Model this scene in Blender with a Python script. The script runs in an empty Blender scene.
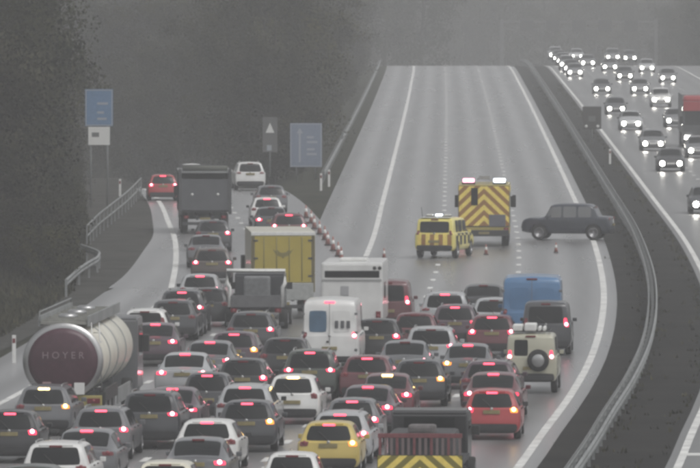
import bpy, bmesh, math, random
from mathutils import Vector, Matrix
R_ = math.radians
random.seed(7)
sc = bpy.context.scene

# ------------------------------------------------------------------ camera, sky, sun, exposure
F_PX, CAM_H, HOR = 9000.0, 15.24, -67.0          # focal length in photo pixels, mast height, horizon row
PITCH = math.atan((234 - HOR) / F_PX)
cam_d = bpy.data.cameras.new("Camera")
cam = bpy.data.objects.new("Camera", cam_d)
sc.collection.objects.link(cam)
cam.location = (0, 0, CAM_H)
cam.rotation_euler = (math.pi / 2 - PITCH, 0, 0)
cam_d.sensor_width = 36.0
cam_d.lens = 36.0 * F_PX / 700.0
cam_d.clip_start = 1.0
cam_d.clip_end = 12000.0
sc.camera = cam

SUN_EL, SUN_ROT = 60.0, 132.0
world = bpy.data.worlds.new("World")
sc.world = world
world.use_nodes = True
wn = world.node_tree.nodes
wl = world.node_tree.links
bg = wn["Background"]
sky = wn.new("ShaderNodeTexSky")
sky.sky_type = 'NISHITA'
sky.sun_disc = False
sky.sun_elevation = R_(SUN_EL)
sky.sun_rotation = R_(SUN_ROT)
sky.air_density = 1.0
sky.dust_density = 4.0
hsv = wn.new("ShaderNodeHueSaturation")          # an overcast sky: the blue is drained by cloud
hsv.inputs['Saturation'].default_value = 0.10
wl.new(sky.outputs[0], hsv.inputs['Color'])
wl.new(hsv.outputs[0], bg.inputs['Color'])
bg.inputs['Strength'].default_value = 0.15

sun_d = bpy.data.lights.new("Sun", 'SUN')
sun_d.energy = 0.7
sun_d.angle = R_(25)
sun_d.color = (1.0, 0.97, 0.93)
sun = bpy.data.objects.new("Sun", sun_d)
sc.collection.objects.link(sun)
sun.rotation_euler = (R_(90 - SUN_EL), 0, R_(180 - SUN_ROT))

vs = sc.view_settings
vs.view_transform = 'Standard'
vs.look = 'None'
vs.gamma = 1.0
vs.exposure = -0.13
vs.use_curve_mapping = False
sc.cycles.use_denoising = True
sc.cycles.max_bounces = 5
sc.cycles.diffuse_bounces = 2
sc.cycles.glossy_bounces = 2
sc.cycles.volume_bounces = 1
sc.cycles.transparent_max_bounces = 6
sc.cycles.filter_width = 3.0
sc.cycles.sample_clamp_indirect = 3.0

# ------------------------------------------------------------------ small maths
def pchip(xs, ys):
    n = len(xs)
    h = [xs[i + 1] - xs[i] for i in range(n - 1)]
    dl = [(ys[i + 1] - ys[i]) / h[i] for i in range(n - 1)]
    m = [0.0] * n
    m[0], m[-1] = dl[0], dl[-1]
    for i in range(1, n - 1):
        if dl[i - 1] * dl[i] > 0:
            w1 = 2 * h[i] + h[i - 1]
            w2 = h[i] + 2 * h[i - 1]
            m[i] = (w1 + w2) / (w1 / dl[i - 1] + w2 / dl[i])
    def f(x):
        if x <= xs[0]:
            return ys[0] + m[0] * (x - xs[0])
        if x >= xs[-1]:
            return ys[-1] + m[-1] * (x - xs[-1])
        lo, hi = 0, n - 1
        while hi - lo > 1:
            k = (lo + hi) // 2
            if xs[k] <= x:
                lo = k
            else:
                hi = k
        t = (x - xs[lo]) / h[lo]
        t2, t3 = t * t, t * t * t
        return (ys[lo] * (2 * t3 - 3 * t2 + 1) + h[lo] * m[lo] * (t3 - 2 * t2 + t)
                + ys[hi] * (-2 * t3 + 3 * t2) + h[lo] * m[hi] * (t3 - t2))
    return f

def clamp(x, a=0.0, b=1.0):
    return max(a, min(b, x))

def sstep(a, b, x):
    t = clamp((x - a) / (b - a))
    return t * t * (3 - 2 * t)

FWD = Vector((0, math.cos(PITCH), -math.sin(PITCH)))
UPV = Vector((0, math.sin(PITCH), math.cos(PITCH)))

def on_plane(px, py, z):
    """place on the level z that is seen at photo pixel (px, py)"""
    d = FWD + Vector((1, 0, 0)) * ((px - 350) / F_PX) + UPV * ((234 - py) / F_PX)
    t = (z - CAM_H) / d.z
    return Vector((0, 0, CAM_H)) + d * t

# ------------------------------------------------------------------ road alignment (metres; Y runs up the motorway)
RE = pchip([-60, 60, 150, 256.4, 273.3, 295.7, 322, 350, 379, 407, 448.6, 508, 571.5, 647.4, 752, 896.5, 1046.6, 1200, 1400, 3000],
           [-26, -12.2, -3.0, 4.8, 5.83, 7.23, 8.62, 9.77, 10.7, 11.36, 12.1, 12.78, 13.5, 14.35, 15.5, 17.0, 18.35, 18.9, 19.2, 22])
SLX = pchip([384, 409, 443, 478, 502, 523, 560, 600, 650, 700, 760, 850],
            [-7.65, -7.95, -8.6, -9.7, -10.5, -11.4, -13.6, -16.6, -21.2, -27.0, -35.5, -50])
LW = 3.65
def LE(d):                                     # left edge line of the through lanes
    return RE(d) - 10.95
def slip_left(d):
    return SLX(d) if d > 384 else RE(d) - 18.3
def slope(fn, d):
    return (fn(d + 2) - fn(d - 2)) / 4.0
SHO = pchip([370, 384, 397, 430, 460, 500, 560, 800], [2.9, 2.75, 2.3, 1.6, .95, .7, .6, .6])
def hgt(d):                                    # the motorway drops away behind a crest
    if d < 1010:
        return 0.0
    if d < 1110:
        return -0.00015 * (d - 1010) ** 2
    if d < 1330:
        return -1.5 - 0.03 * (d - 1110)
    return -8.1

def slip_drop(d):                              # the slip road dips into a cutting past its brow
    if d < 528:
        return 0.0
    if d < 559:
        return -0.0008 * (d - 528) ** 2
    return max(-0.77 - 0.05 * (d - 559), -9.0)
def terr(x, d):
    z = hgt(d)
    if 528 < d < 900:
        c = slip_left(d) + 2.68
        gap = clamp((LE(d) - 4.5) - (c + 5.7), 1.0, 9.0)
        t = (x - c - 5.7) / gap if x > c else (c - 5.7 - x) / 8.0
        z += slip_drop(d) * (1 - sstep(0, 1, t))
    return z

# ------------------------------------------------------------------ materials
MATS = {}
def principled(name, col, rough=0.6, metal=0.0, coat=0.0, emit=None, estr=0.0, noise=0.0, nscale=6.0, spec=0.5):
    if name in MATS:
        return MATS[name]
    m = bpy.data.materials.new(name)
    m.use_nodes = True
    nt = m.node_tree
    b = nt.nodes["Principled BSDF"]
    b.inputs['Base Color'].default_value = (*col, 1)
    b.inputs['Roughness'].default_value = rough
    b.inputs['Metallic'].default_value = metal
    b.inputs['Coat Weight'].default_value = coat
    b.inputs['Coat Roughness'].default_value = 0.12
    b.inputs['Specular IOR Level'].default_value = spec
    if emit:
        b.inputs['Emission Color'].default_value = (*emit, 1)
        b.inputs['Emission Strength'].default_value = estr
    if noise > 0:
        tc = nt.nodes.new("ShaderNodeTexCoord")
        nz = nt.nodes.new("ShaderNodeTexNoise")
        nz.inputs['Scale'].default_value = nscale
        nz.inputs['Detail'].default_value = 5
        nt.links.new(tc.outputs['Object'], nz.inputs['Vector'])
        mp = nt.nodes.new("ShaderNodeMapRange")
        mp.inputs['From Min'].default_value = 0.3
        mp.inputs['From Max'].default_value = 0.7
        mp.inputs['To Min'].default_value = 1 - noise
        mp.inputs['To Max'].default_value = 1 + noise
        nt.links.new(nz.outputs['Fac'], mp.inputs['Value'])
        mx = nt.nodes.new("ShaderNodeVectorMath")
        mx.operation = 'SCALE'
        mx.inputs[0].default_value = col
        nt.links.new(mp.outputs[0], mx.inputs['Scale'])
        nt.links.new(mx.outputs[0], b.inputs['Base Color'])
        rr = nt.nodes.new("ShaderNodeMapRange")
        rr.inputs['To Min'].default_value = clamp(rough + 0.12)
        rr.inputs['To Max'].default_value = clamp(rough - 0.1)
        nt.links.new(nz.outputs['Fac'], rr.inputs['Value'])
        nt.links.new(rr.outputs[0], b.inputs['Roughness'])
    MATS[name] = m
    return m

PAINTS = {
    'white': (0.66, 0.66, 0.645), 'silver': (0.36, 0.37, 0.38), 'grey': (0.125, 0.128, 0.136), 'darkgrey': (0.042, 0.044, 0.049),
    'black': (0.014, 0.014, 0.016), 'red': (0.36, 0.03, 0.035), 'darkred': (0.11, 0.022, 0.03), 'maroon': (0.11, 0.03, 0.035),
    'purple': (0.07, 0.042, 0.056), 'blue': (0.065, 0.165, 0.32), 'navy': (0.024, 0.03, 0.045), 'gold': (0.52, 0.40, 0.10),
    'beige': (0.42, 0.41, 0.32), 'brown': (0.065, 0.048, 0.04), 'green': (0.045, 0.055, 0.047), 'hiviz': (0.74, 0.65, 0.18), 'cream': (0.66, 0.63, 0.52)}
def paint(c):
    return principled('paint_' + c, PAINTS[c], rough=0.34, coat=0.55, noise=0.10, nscale=1.6)
GLASS = principled('glass', (0.012, 0.013, 0.014), rough=0.08, spec=0.22)
TRIM = principled('trim', (0.025, 0.025, 0.027), rough=0.6, noise=0.15)
TYRE = principled('tyre', (0.018, 0.018, 0.018), rough=0.85)
RIM = principled('rim', (0.35, 0.35, 0.36), rough=0.35, metal=0.8)
CHROME = principled('metal', (0.45, 0.45, 0.45), rough=0.35, metal=0.9)
GALV = principled('galvanised', (0.24, 0.25, 0.25), rough=0.6, metal=0.2, noise=0.2, nscale=0.8)
PLATE_Y = principled('plate_yellow', (0.24, 0.20, 0.09), rough=0.6, noise=.2)
PLATE_W = principled('plate_white', (0.7, 0.7, 0.68), rough=0.5)
LENS_OFF = principled('lens_off', (0.16, 0.012, 0.018), rough=0.25, coat=0.5)
LENS_ON = principled('lens_on', (0.3, 0.01, 0.02), rough=0.3, emit=(1.0, 0.035, 0.085), estr=3.2)
BRAKE_ON = principled('brake_lit', (0.4, 0.02, 0.04), rough=0.3, emit=(1.0, 0.075, 0.13), estr=4.5)
BULB_OFF = principled('bulb_off', (0.25, 0.05, 0.06), rough=0.3)
BULB_RED = principled('bulb_red', (0.6, 0.1, 0.12), rough=0.3, emit=(1.0, 0.33, 0.40), estr=16.0)
BULB_AMB = principled('bulb_amber', (0.6, 0.3, 0.05), rough=0.3, emit=(1.0, 0.66, 0.22), estr=16.0)
LENS_AMB = principled('lens_amber', (0.4, 0.16, 0.02), rough=0.3, emit=(1.0, 0.32, 0.05), estr=1.8)
HEAD_ON = principled('headlamp_lit', (0.8, 0.8, 0.8), rough=0.2, emit=(1.0, 0.96, 0.87), estr=60.0)
HEAD_OFF = principled('headlamp_clear', (0.5, 0.5, 0.5), rough=0.15)
BEACON_B = principled('beacon_blue', (0.2, 0.3, 0.6), rough=0.2, emit=(0.82, 0.90, 1.0), estr=10.0)
BEACON_R = principled('beacon_red', (0.5, 0.1, 0.2), rough=0.2, emit=(1.0, 0.35, 0.5), estr=6.0)
STEEL = principled('dark_steel', (0.05, 0.052, 0.055), rough=0.55, noise=0.2)
WHITE = principled('white_paint', (0.70, 0.70, 0.68), rough=0.45, noise=0.08)
LINE = principled('line_paint', (0.62, 0.62, 0.60), rough=0.6, noise=0.25, nscale=0.9)
YEL = principled('retro_yellow', (0.84, 0.66, 0.15), rough=0.4, noise=.1)
ORG = principled('retro_orange', (0.32, 0.16, 0.045), rough=0.4, noise=.1)
BLK = principled('black_paint', (0.03, 0.03, 0.03), rough=0.5)
BLUE = principled('sign_blue', (0.05, 0.14, 0.34), rough=0.5)
GREYP = principled('sign_back', (0.14, 0.14, 0.145), rough=0.6)
CONE = principled('cone_red', (0.34, 0.14, 0.12), rough=0.6, noise=.25)

# ------------------------------------------------------------------ object helpers
COL = sc.collection
def tag(o, label=None, cat=None, group=None, kind=None):
    if label: o["label"] = label
    if cat: o["category"] = cat
    if group: o["group"] = group
    if kind: o["kind"] = kind
    return o
def empty(name, loc=(0, 0, 0), rz=0.0):
    o = bpy.data.objects.new(name, None)
    o.empty_display_size = 0.3
    o.location = loc
    o.rotation_euler = (0, 0, rz)
    COL.objects.link(o)
    return o
def link(name, me, mat=None, parent=None, loc=None, rz=None):
    o = bpy.data.objects.new(name, me)
    COL.objects.link(o)
    if mat is not None and not me.materials:
        me.materials.append(mat)
    if parent: o.parent = parent
    if loc is not None: o.location = loc
    if rz is not None: o.rotation_euler = (0, 0, rz)
    return o
def setmat(o, m):
    if o.material_slots:
        o.material_slots[0].link = 'OBJECT'
        o.material_slots[0].material = m
KIDS = {}
def copy_tree(o, parent=None):
    c = o.copy()
    COL.objects.link(c)
    c.parent = parent
    kids = []
    for ch in KIDS.get(o.name, ()):
        kids.append(copy_tree(ch, c))
    KIDS[c.name] = kids
    return c
def index_kids(root):
    KIDS[root.name] = list(root.children)
    for ch in root.children:
        index_kids(ch)

class MB:
    """collects simple shapes into one mesh"""
    def __init__(self):
        self.v, self.f, self.s = [], [], []
    def add(self, vs, fs, smooth=False):
        n = len(self.v)
        self.v += [tuple(p) for p in vs]
        self.f += [tuple(i + n for i in q) for q in fs]
        self.s += [smooth] * len(fs)
        return self
    def box(self, x0, x1, y0, y1, z0, z1, bev=0.0):
        if bev > 0:
            bm = bmesh.new()
            bmesh.ops.create_cube(bm, size=1.0)
            for p in bm.verts:
                p.co = Vector(((x0 + x1) / 2 + p.co.x * (x1 - x0), (y0 + y1) / 2 + p.co.y * (y1 - y0), (z0 + z1) / 2 + p.co.z * (z1 - z0)))
            bmesh.ops.bevel(bm, geom=bm.edges[:], offset=bev, segments=2, affect='EDGES', profile=0.6)
            bm.verts.index_update()
            self.add([p.co[:] for p in bm.verts], [[q.index for q in f.verts] for f in bm.faces])
            bm.free()
            return self
        return self.add([(x0, y0, z0), (x1, y0, z0), (x1, y1, z0), (x0, y1, z0), (x0, y0, z1), (x1, y0, z1), (x1, y1, z1), (x0, y1, z1)],
                        [(0, 3, 2, 1), (4, 5, 6, 7), (0, 1, 5, 4), (1, 2, 6, 5), (2, 3, 7, 6), (3, 0, 4, 7)])
    def prism(self, prof, x0, x1):
        """profile of (y, z) points, counter-clockwise seen from +x, extruded in x"""
        n = len(prof)
        vs = [(x0, y, z) for y, z in prof] + [(x1, y, z) for y, z in prof]
        fs = [tuple(range(n - 1, -1, -1)), tuple(range(n, 2 * n))]
        for i in range(n):
            k = (i + 1) % n
            fs.append((i, k, n + k, n + i))
        return self.add(vs, fs)
    def slab(self, poly, y, th):
        """polygon of (x, z) points facing -y, thickness th towards +y"""
        n = len(poly)
        vs = [(x, y, z) for x, z in poly] + [(x, y + th, z) for x, z in poly]
        fs = [tuple(range(n)), tuple(range(2 * n - 1, n - 1, -1))]
        for i in range(n):
            k = (i + 1) % n
            fs.append((i, n + i, n + k, k))
        return self.add(vs, fs)
    def tube(self, pts, rad, seg=6, caps=True):
        pts = [Vector(p) for p in pts]
        rads = rad if isinstance(rad, (list, tuple)) else [rad] * len(pts)
        vs, fs = [], []
        for i, p in enumerate(pts):
            t = (pts[min(i + 1, len(pts) - 1)] - pts[max(i - 1, 0)]).normalized()
            a = t.cross(Vector((0, 0, 1)))
            if a.length < 1e-3: a = Vector((1, 0, 0))
            a.normalize()
            b = t.cross(a)
            for k in range(seg):
                an = 2 * math.pi * k / seg
                vs.append(p + (a * math.cos(an) + b * math.sin(an)) * rads[i])
        for i in range(len(pts) - 1):
            for k in range(seg):
                q = (k + 1) % seg
                fs.append((i * seg + k, i * seg + q, (i + 1) * seg + q, (i + 1) * seg + k))
        if caps:
            fs.append(tuple(range(seg - 1, -1, -1)))
            fs.append(tuple((len(pts) - 1) * seg + k for k in range(seg)))
        return self.add(vs, fs, True)
    def lathe(self, prof, c=(0, 0, 0), axis='z', seg=20, sx=1.0):
        """profile of (radius, along) points turned about an axis through c"""
        vs, fs = [], []
        for r, h in prof:
            for k in range(seg):
                an = 2 * math.pi * k / seg
                a, b = r * math.cos(an) * sx, r * math.sin(an)
                p = {'z': (a, b, h), 'y': (a, h, b), 'x': (h, a, b)}[axis]
                vs.append((c[0] + p[0], c[1] + p[1], c[2] + p[2]))
        for i in range(len(prof) - 1):
            for k in range(seg):
                q = (k + 1) % seg
                fs.append((i * seg + k, i * seg + q, (i + 1) * seg + q, (i + 1) * seg + k))
        fs.append(tuple(range(seg)))
        fs.append(tuple((len(prof) - 1) * seg + k for k in range(seg)))
        return self.add(vs, fs, True)
    def mesh(self, name, fix=True):
        me = bpy.data.meshes.new(name)
        me.from_pydata(self.v, [], self.f)
        me.polygons.foreach_set("use_smooth", self.s)
        if fix:
            bm = bmesh.new()
            bm.from_mesh(me)
            bmesh.ops.recalc_face_normals(bm, faces=bm.faces[:])
            bm.to_mesh(me)
            bm.free()
        me.update()
        return me
    def build(self, name, mat, parent=None, loc=None, rz=None):
        return link(name, self.mesh(name), mat, parent, loc, rz)

def auto_smooth(me, deg=38):
    bm = bmesh.new()
    bm.from_mesh(me)
    for f in bm.faces: f.smooth = True
    for e in bm.edges:
        e.smooth = not (len(e.link_faces) == 2 and e.calc_face_angle(0) > R_(deg))
    bm.to_mesh(me)
    bm.free()

def clip_poly(poly, rect):
    x0, x1, z0, z1 = rect
    def cut(ps, inside, inter):
        out = []
        for i in range(len(ps)):
            a, b = ps[i - 1], ps[i]
            ia, ib = inside(a), inside(b)
            if ib:
                if not ia: out.append(inter(a, b))
                out.append(b)
            elif ia:
                out.append(inter(a, b))
        return out
    def ix(x): return lambda a, b: (x, a[1] + (b[1] - a[1]) * (x - a[0]) / (b[0] - a[0]))
    def iz(z): return lambda a, b: (a[0] + (b[0] - a[0]) * (z - a[1]) / (b[1] - a[1]), z)
    for ins, it in ((lambda p: p[0] >= x0 - 1e-9, ix(x0)), (lambda p: p[0] <= x1 + 1e-9, ix(x1)), (lambda p: p[1] >= z0 - 1e-9, iz(z0)), (lambda p: p[1] <= z1 + 1e-9, iz(z1))):
        if not poly: return []
        poly = cut(poly, ins, it)
    return poly

def chevrons(parent, x0, x1, z0, z1, y, w, mats, th=0.012, rise=1.0):
    """sloping stripes meeting on the centre line, each one a thin sheet of its own"""
    xc = (x0 + x1) / 2
    for sgn in (-1, 1):
        rect = (x0, xc, z0, z1) if sgn < 0 else (xc, x1, z0, z1)
        k, zz = 0, z0 - (xc - x0) * rise - w
        while zz < z1 + w:
            half = xc - x0
            p = [(xc, zz + half * rise), (xc + sgn * half, zz), (xc + sgn * half, zz + w), (xc, zz + half * rise + w)]
            if sgn < 0: p = p[::-1]
            p = clip_poly(p, rect)
            if len(p) > 2:
                MB().slab(p, y - th, th).build('chevron_stripe', mats[k % len(mats)], parent)
            k += 1
            zz += w

def text_mesh(s, size, ext=0.01):
    cu = bpy.data.curves.new('lettering', 'FONT')
    cu.body = s
    cu.size = size
    cu.extrude = ext
    cu.align_x = 'CENTER'
    cu.align_y = 'CENTER'
    cu.resolution_u = 3
    o = bpy.data.objects.new('lettering', cu)
    COL.objects.link(o)
    me = bpy.data.meshes.new_from_object(o.evaluated_get(bpy.context.evaluated_depsgraph_get()))
    bpy.data.objects.remove(o)
    bpy.data.curves.remove(cu)
    return me

# ================================================================== GROUND AND ROADS
def strip(name, f0, f1, d0, d1, step, dz, mat, nlat=1, parent=None, kind='structure', zf=None):
    """a sheet between two lateral lines, with uv = (metres from its left edge, metres along)"""
    me = bpy.data.meshes.new(name)
    vs, fs, uv = [], [], []
    n = int(math.ceil((d1 - d0) / step))
    for i in range(n + 1):
        d = d0 + (d1 - d0) * i / n
        a, b = f0(d), f1(d)
        for k in range(nlat + 1):
            x = a + (b - a) * k / nlat
            vs.append((x, d, (zf(d) if zf else hgt(d)) + dz))
            uv.append((x - RE(d), d))
    for i in range(n):
        for k in range(nlat):
            p = i * (nlat + 1) + k
            fs.append((p, p + 1, p + nlat + 2, p + nlat + 1))
    me.from_pydata(vs, [], fs)
    ul = me.uv_layers.new(name='UVMap')
    for l in me.loops:
        ul.data[l.index].uv = uv[l.vertex_index]
    me.update()
    o = link(name, me, mat, parent)
    if kind: o["kind"] = kind
    return o

def asphalt(name, base, tracks=0.10, rough=0.62, lane0=0.0):
    m = bpy.data.materials.new(name)
    m.use_nodes = True
    nt = m.node_tree
    N, L = nt.nodes, nt.links
    b = N["Principled BSDF"]
    uvn = N.new("ShaderNodeUVMap"); uvn.uv_map = 'UVMap'
    sep = N.new("ShaderNodeSeparateXYZ"); L.new(uvn.outputs[0], sep.inputs[0])
    # tyre-polished wheel paths, two per 3.65 m lane
    mul = N.new("ShaderNodeMath"); mul.operation = 'MULTIPLY_ADD'
    mul.inputs[1].default_value = 2 * math.pi * 2 / LW; mul.inputs[2].default_value = lane0
    L.new(sep.outputs[0], mul.inputs[0])
    sn = N.new("ShaderNodeMath"); sn.operation = 'COSINE'; L.new(mul.outputs[0], sn.inputs[0])
    tc = N.new("ShaderNodeTexCoord")
    mp = N.new("ShaderNodeMapping"); mp.inputs['Scale'].default_value = (0.8, 0.035, 1)
    L.new(tc.outputs['Object'], mp.inputs[0])
    n1 = N.new("ShaderNodeTexNoise"); n1.inputs['Scale'].default_value = 1.0; n1.inputs['Detail'].default_value = 4
    L.new(mp.outputs[0], n1.inputs['Vector'])
    n2 = N.new("ShaderNodeTexNoise"); n2.inputs['Scale'].default_value = 9.0; n2.inputs['Detail'].default_value = 6
    L.new(tc.outputs['Object'], n2.inputs['Vector'])
    a1 = N.new("ShaderNodeMath"); a1.operation = 'MULTIPLY_ADD'; a1.inputs[1].default_value = tracks * 0.5; a1.inputs[2].default_value = 1.0
    L.new(sn.outputs[0], a1.inputs[0])
    a2 = N.new("ShaderNodeMath"); a2.operation = 'MULTIPLY_ADD'; a2.inputs[1].default_value = 0.55
    L.new(n1.outputs['Fac'], a2.inputs[0]); L.new(a1.outputs[0], a2.inputs[2])
    a3 = N.new("ShaderNodeMath"); a3.operation = 'MULTIPLY_ADD'; a3.inputs[1].default_value = 0.30
    L.new(n2.outputs['Fac'], a3.inputs[0]); L.new(a2.outputs[0], a3.inputs[2])
    sb = N.new("ShaderNodeMath"); sb.operation = 'SUBTRACT'; sb.inputs[1].default_value = 0.42
    L.new(a3.outputs[0], sb.inputs[0])
    sc_ = N.new("ShaderNodeVectorMath"); sc_.operation = 'SCALE'; sc_.inputs[0].default_value = base
    L.new(sb.outputs[0], sc_.inputs['Scale']); L.new(sc_.outputs[0], b.inputs['Base Color'])
    rr = N.new("ShaderNodeMapRange"); rr.inputs['To Min'].default_value = rough - 0.12; rr.inputs['To Max'].default_value = rough + 0.12
    L.new(n1.outputs['Fac'], rr.inputs['Value']); L.new(rr.outputs[0], b.inputs['Roughness'])
    bp = N.new("ShaderNodeBump"); bp.inputs['Strength'].default_value = 0.06; bp.inputs['Distance'].default_value = 0.01
    L.new(n2.outputs['Fac'], bp.inputs['Height']); L.new(bp.outputs[0], b.inputs['Normal'])
    return m

def soil(name, c1, c2, scale=0.5, rough=0.95):
    m = bpy.data.materials.new(name)
    m.use_nodes = True
    nt = m.node_tree
    b = nt.nodes["Principled BSDF"]
    tc = nt.nodes.new("ShaderNodeTexCoord")
    nz = nt.nodes.new("ShaderNodeTexNoise"); nz.inputs['Scale'].default_value = scale; nz.inputs['Detail'].default_value = 8; nz.inputs['Roughness'].default_value = 0.65
    cr = nt.nodes.new("ShaderNodeValToRGB")
    cr.color_ramp.elements[0].position = 0.35; cr.color_ramp.elements[0].color = (*c1, 1)
    cr.color_ramp.elements[1].position = 0.68; cr.color_ramp.elements[1].color = (*c2, 1)
    nt.links.new(tc.outputs['Object'], nz.inputs['Vector'])
    nt.links.new(nz.outputs['Fac'], cr.inputs[0]); nt.links.new(cr.outputs[0], b.inputs['Base Color'])
    b.inputs['Roughness'].default_value = rough
    b.inputs['Specular IOR Level'].default_value = 0.08
    bp = nt.nodes.new("ShaderNodeBump"); bp.inputs['Strength'].default_value = 0.5; bp.inputs['Distance'].default_value = 0.05
    nt.links.new(nz.outputs['Fac'], bp.inputs['Height']); nt.links.new(bp.outputs[0], b.inputs['Normal'])
    return m

M_ROAD = asphalt('asphalt_worn', (0.18, 0.18, 0.182), 0.55, 0.30)
M_ROAD2 = asphalt('asphalt_opposite', (0.125, 0.125, 0.125), 0.35, 0.36)
M_SLIP = asphalt('asphalt_slip', (0.178, 0.178, 0.18), 0.20, 0.30)
M_RES = soil('reservation_surface', (0.018, 0.018, 0.0175), (0.034, 0.033, 0.031), 0.22)
M_GRASS = soil('verge_grass', (0.016, 0.018, 0.012), (0.045, 0.045, 0.030), 0.3)
M_DIRT = soil('verge_dirt', (0.035, 0.035, 0.032), (0.075, 0.073, 0.067), 0.4)

# ground sheet
def ground():
    me = bpy.data.meshes.new('ground')
    vs, fs = [], []
    ds = [-150, 0, 200, 400, 500] + list(range(520, 912, 6)) + [950, 1000] + list(range(1020, 1360, 15)) + [1400, 1600, 2000, 2600, 3600]
    xs = [-900, -400, -150, -90] + [-75 + 1.5 * i for i in range(53)] + [12, 60, 150, 400, 900]
    for d in ds:
        for x in xs:
            vs.append((x, d, terr(x, d) - 0.04))
    k = len(xs)
    for i in range(len(ds) - 1):
        for j in range(k - 1):
            fs.append((i * k + j, i * k + j + 1, (i + 1) * k + j + 1, (i + 1) * k + j))
    me.from_pydata(vs, [], fs)
    o = link('ground', me, M_GRASS)
    o["kind"] = 'structure'
ground()
def main_left(d):
    return RE(d) - 18.3 - 2.9 if d < 384 else (RE(d) - 18.3 - 2.75) * (1 - sstep(384, 455, d)) + (LE(d) - 3.1) * sstep(384, 455, d)
road = strip('motorway', main_left, lambda d: RE(d) + 0.55, -60, 1420, 12, 0.0, M_ROAD, 6)
slip = strip('slip_road', lambda d: slip_left(d) - SHO(d), lambda d: slip_left(d) + 8.1 + 0.02 * max(0, 470 - d), 386, 830, 6, 0.004, M_SLIP, 4, zf=slip_drop)
opp = strip('opposite_carriageway', lambda d: RE(d) + 4.55 - 0.35, lambda d: RE(d) + 4.55 + 4 * LW + 3.3, -60, 1420, 12, 0.0, M_ROAD2, 6)
res = strip('central_reservation', lambda d: RE(d) + 0.55, lambda d: RE(d) + 4.2, -60, 1420, 12, -0.004, M_RES, 2)
verge = strip('verge', lambda d: slip_left(d) - 4.7 - 0.4 * math.sin(d * 0.09) - 0.3 * math.sin(d * 0.23), lambda d: slip_left(d) - SHO(d), 250, 560, 5, -0.012, M_DIRT, 3)

# painted lines
def line(name, fn, w, d0, d1, parent, dz=0.008, step=6, zf=None):
    strip(name, lambda d: fn(d) - w / 2, lambda d: fn(d) + w / 2, d0, d1, step, dz, LINE, 1, parent, None, zf)
line('edge_line', lambda d: RE(d), 0.26, -60, 1300, road)
line('edge_line', LE, 0.26, 424, 1300, road)
line('edge_line', lambda d: RE(d) + 4.55, 0.24, -60, 1300, opp)
line('edge_line', lambda d: RE(d) + 4.55 + 4 * LW, 0.24, -60, 1300, opp)
line('edge_line', slip_left, 0.26, 386, 758, slip, 0.012, 6, slip_drop)
line('edge_line', lambda d: RE(d) - 18.3, 0.24, -60, 384, road)
dash_me = MB().box(-0.11, 0.11, 0, 2.1, 0.0, 0.006).mesh('lane_dash')
dash_me.materials.append(LINE)
def dashes(fn, d0, d1, parent, dz=0.006):
    d = d0
    while d < d1:
        o = link('lane_dash', dash_me, None, parent, (fn(d), d, hgt(d) + dz))
        sl = slope(fn, d)
        o.rotation_euler = (math.atan(slope(hgt, d)), 0, -math.atan(sl))
        d += 9.0
dashes(lambda d: RE(d) - 3.73, 232, 1056, road)
dashes(lambda d: RE(d) - 7.45, 232, 1056, road)
dashes(lambda d: RE(d) - 10.95, 232, 418, road)
dashes(lambda d: RE(d) - 14.6, 232, 384, road)
dashes(lambda d: slip_left(d) + 3.8, 390, 528, slip, 0.010)
for k in (1, 2, 3):
    dashes(lambda d: RE(d) + 4.55 + k * LW, 250 if k < 2 else 420, 1056, opp)
# broad transverse bar painted across the near opposite lane
p = on_plane(679, 456, 0)
MB().box(0, 3.4, 0, 1.3, 0.004, 0.012).build('painted_bar', LINE, opp, (p.x, p.y, 0), -math.atan(slope(RE, p.y)))

# ------------------------------------------------------------------ safety barriers
W_SEC = [(-0.02, 0.0), (0.03, 0.05), (0.03, 0.11), (-0.015, 0.155), (0.03, 0.20), (0.03, 0.26), (-0.02, 0.31)]
def rail_mesh(fn, d0, d1, z0, side, step=6.0, sec=W_SEC):
    mb = MB()
    n = max(2, int((d1 - d0) / step))
    vs, fs = [], []
    for i in range(n + 1):
        d = d0 + (d1 - d0) * i / n
        x = fn(d)
        for (o_, z) in sec:
            vs.append((x + side * o_, d, hgt(d) + z0 + z))
        for (o_, z) in reversed(sec):
            vs.append((x + side * (o_ - 0.012), d, hgt(d) + z0 + z))
    m = 2 * len(sec)
    for i in range(n):
        for k in range(m):
            q = (k + 1) % m
            fs.append((i * m + k, i * m + q, (i + 1) * m + q, (i + 1) * m + k))
    fs += [tuple(range(m)), tuple(n * m + k for k in range(m))]
    mb.add(vs, fs)
    return mb
post_me = MB().box(-0.05, 0.05, -0.03, 0.03, -0.2, 0.74).mesh('post')
post_me.materials.append(GALV)
def barrier(name, fn, d0, d1, label, both=True, gap=0.16, pitch=3.4, z0=0.45, group=None):
    root = empty(name, (0, 0, 0))
    tag(root, label, 'safety barrier', group)
    for s in ((-1, 1) if both else (1,)):
        rail_mesh(lambda d: fn(d) + s * gap, d0, d1, z0, s).build('rail', GALV, root)
    d = d0 + 1
    while d < d1:
        link('post', post_me, None, root, (fn(d), d, hgt(d)))
        d += pitch
barrier('central_barrier', lambda d: RE(d) + 2.0, 215, 1075, 'long galvanised double-rail safety barrier along the dark central reservation')
barrier('verge_barrier', lambda d: LE(d) - 4.0, 548, 1040, 'steel safety barrier along the hard shoulder beside the empty carriageway', both=False)
def sf(d):
    return pchip([436, 452, 470, 498, 521], [-12.75, -12.7, -12.5, -12.2, -12.1])(d)
tall = empty('guard_fence'); tag(tall, 'two-rail steel guard fence on the left verge above the slip road hard shoulder', 'fence')
for z in (0.55, 1.05):
    MB().tube([(sf(436 + i * 5), 436 + i * 5, z) for i in range(18)], 0.045).build('rail', GALV, tall)
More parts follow.
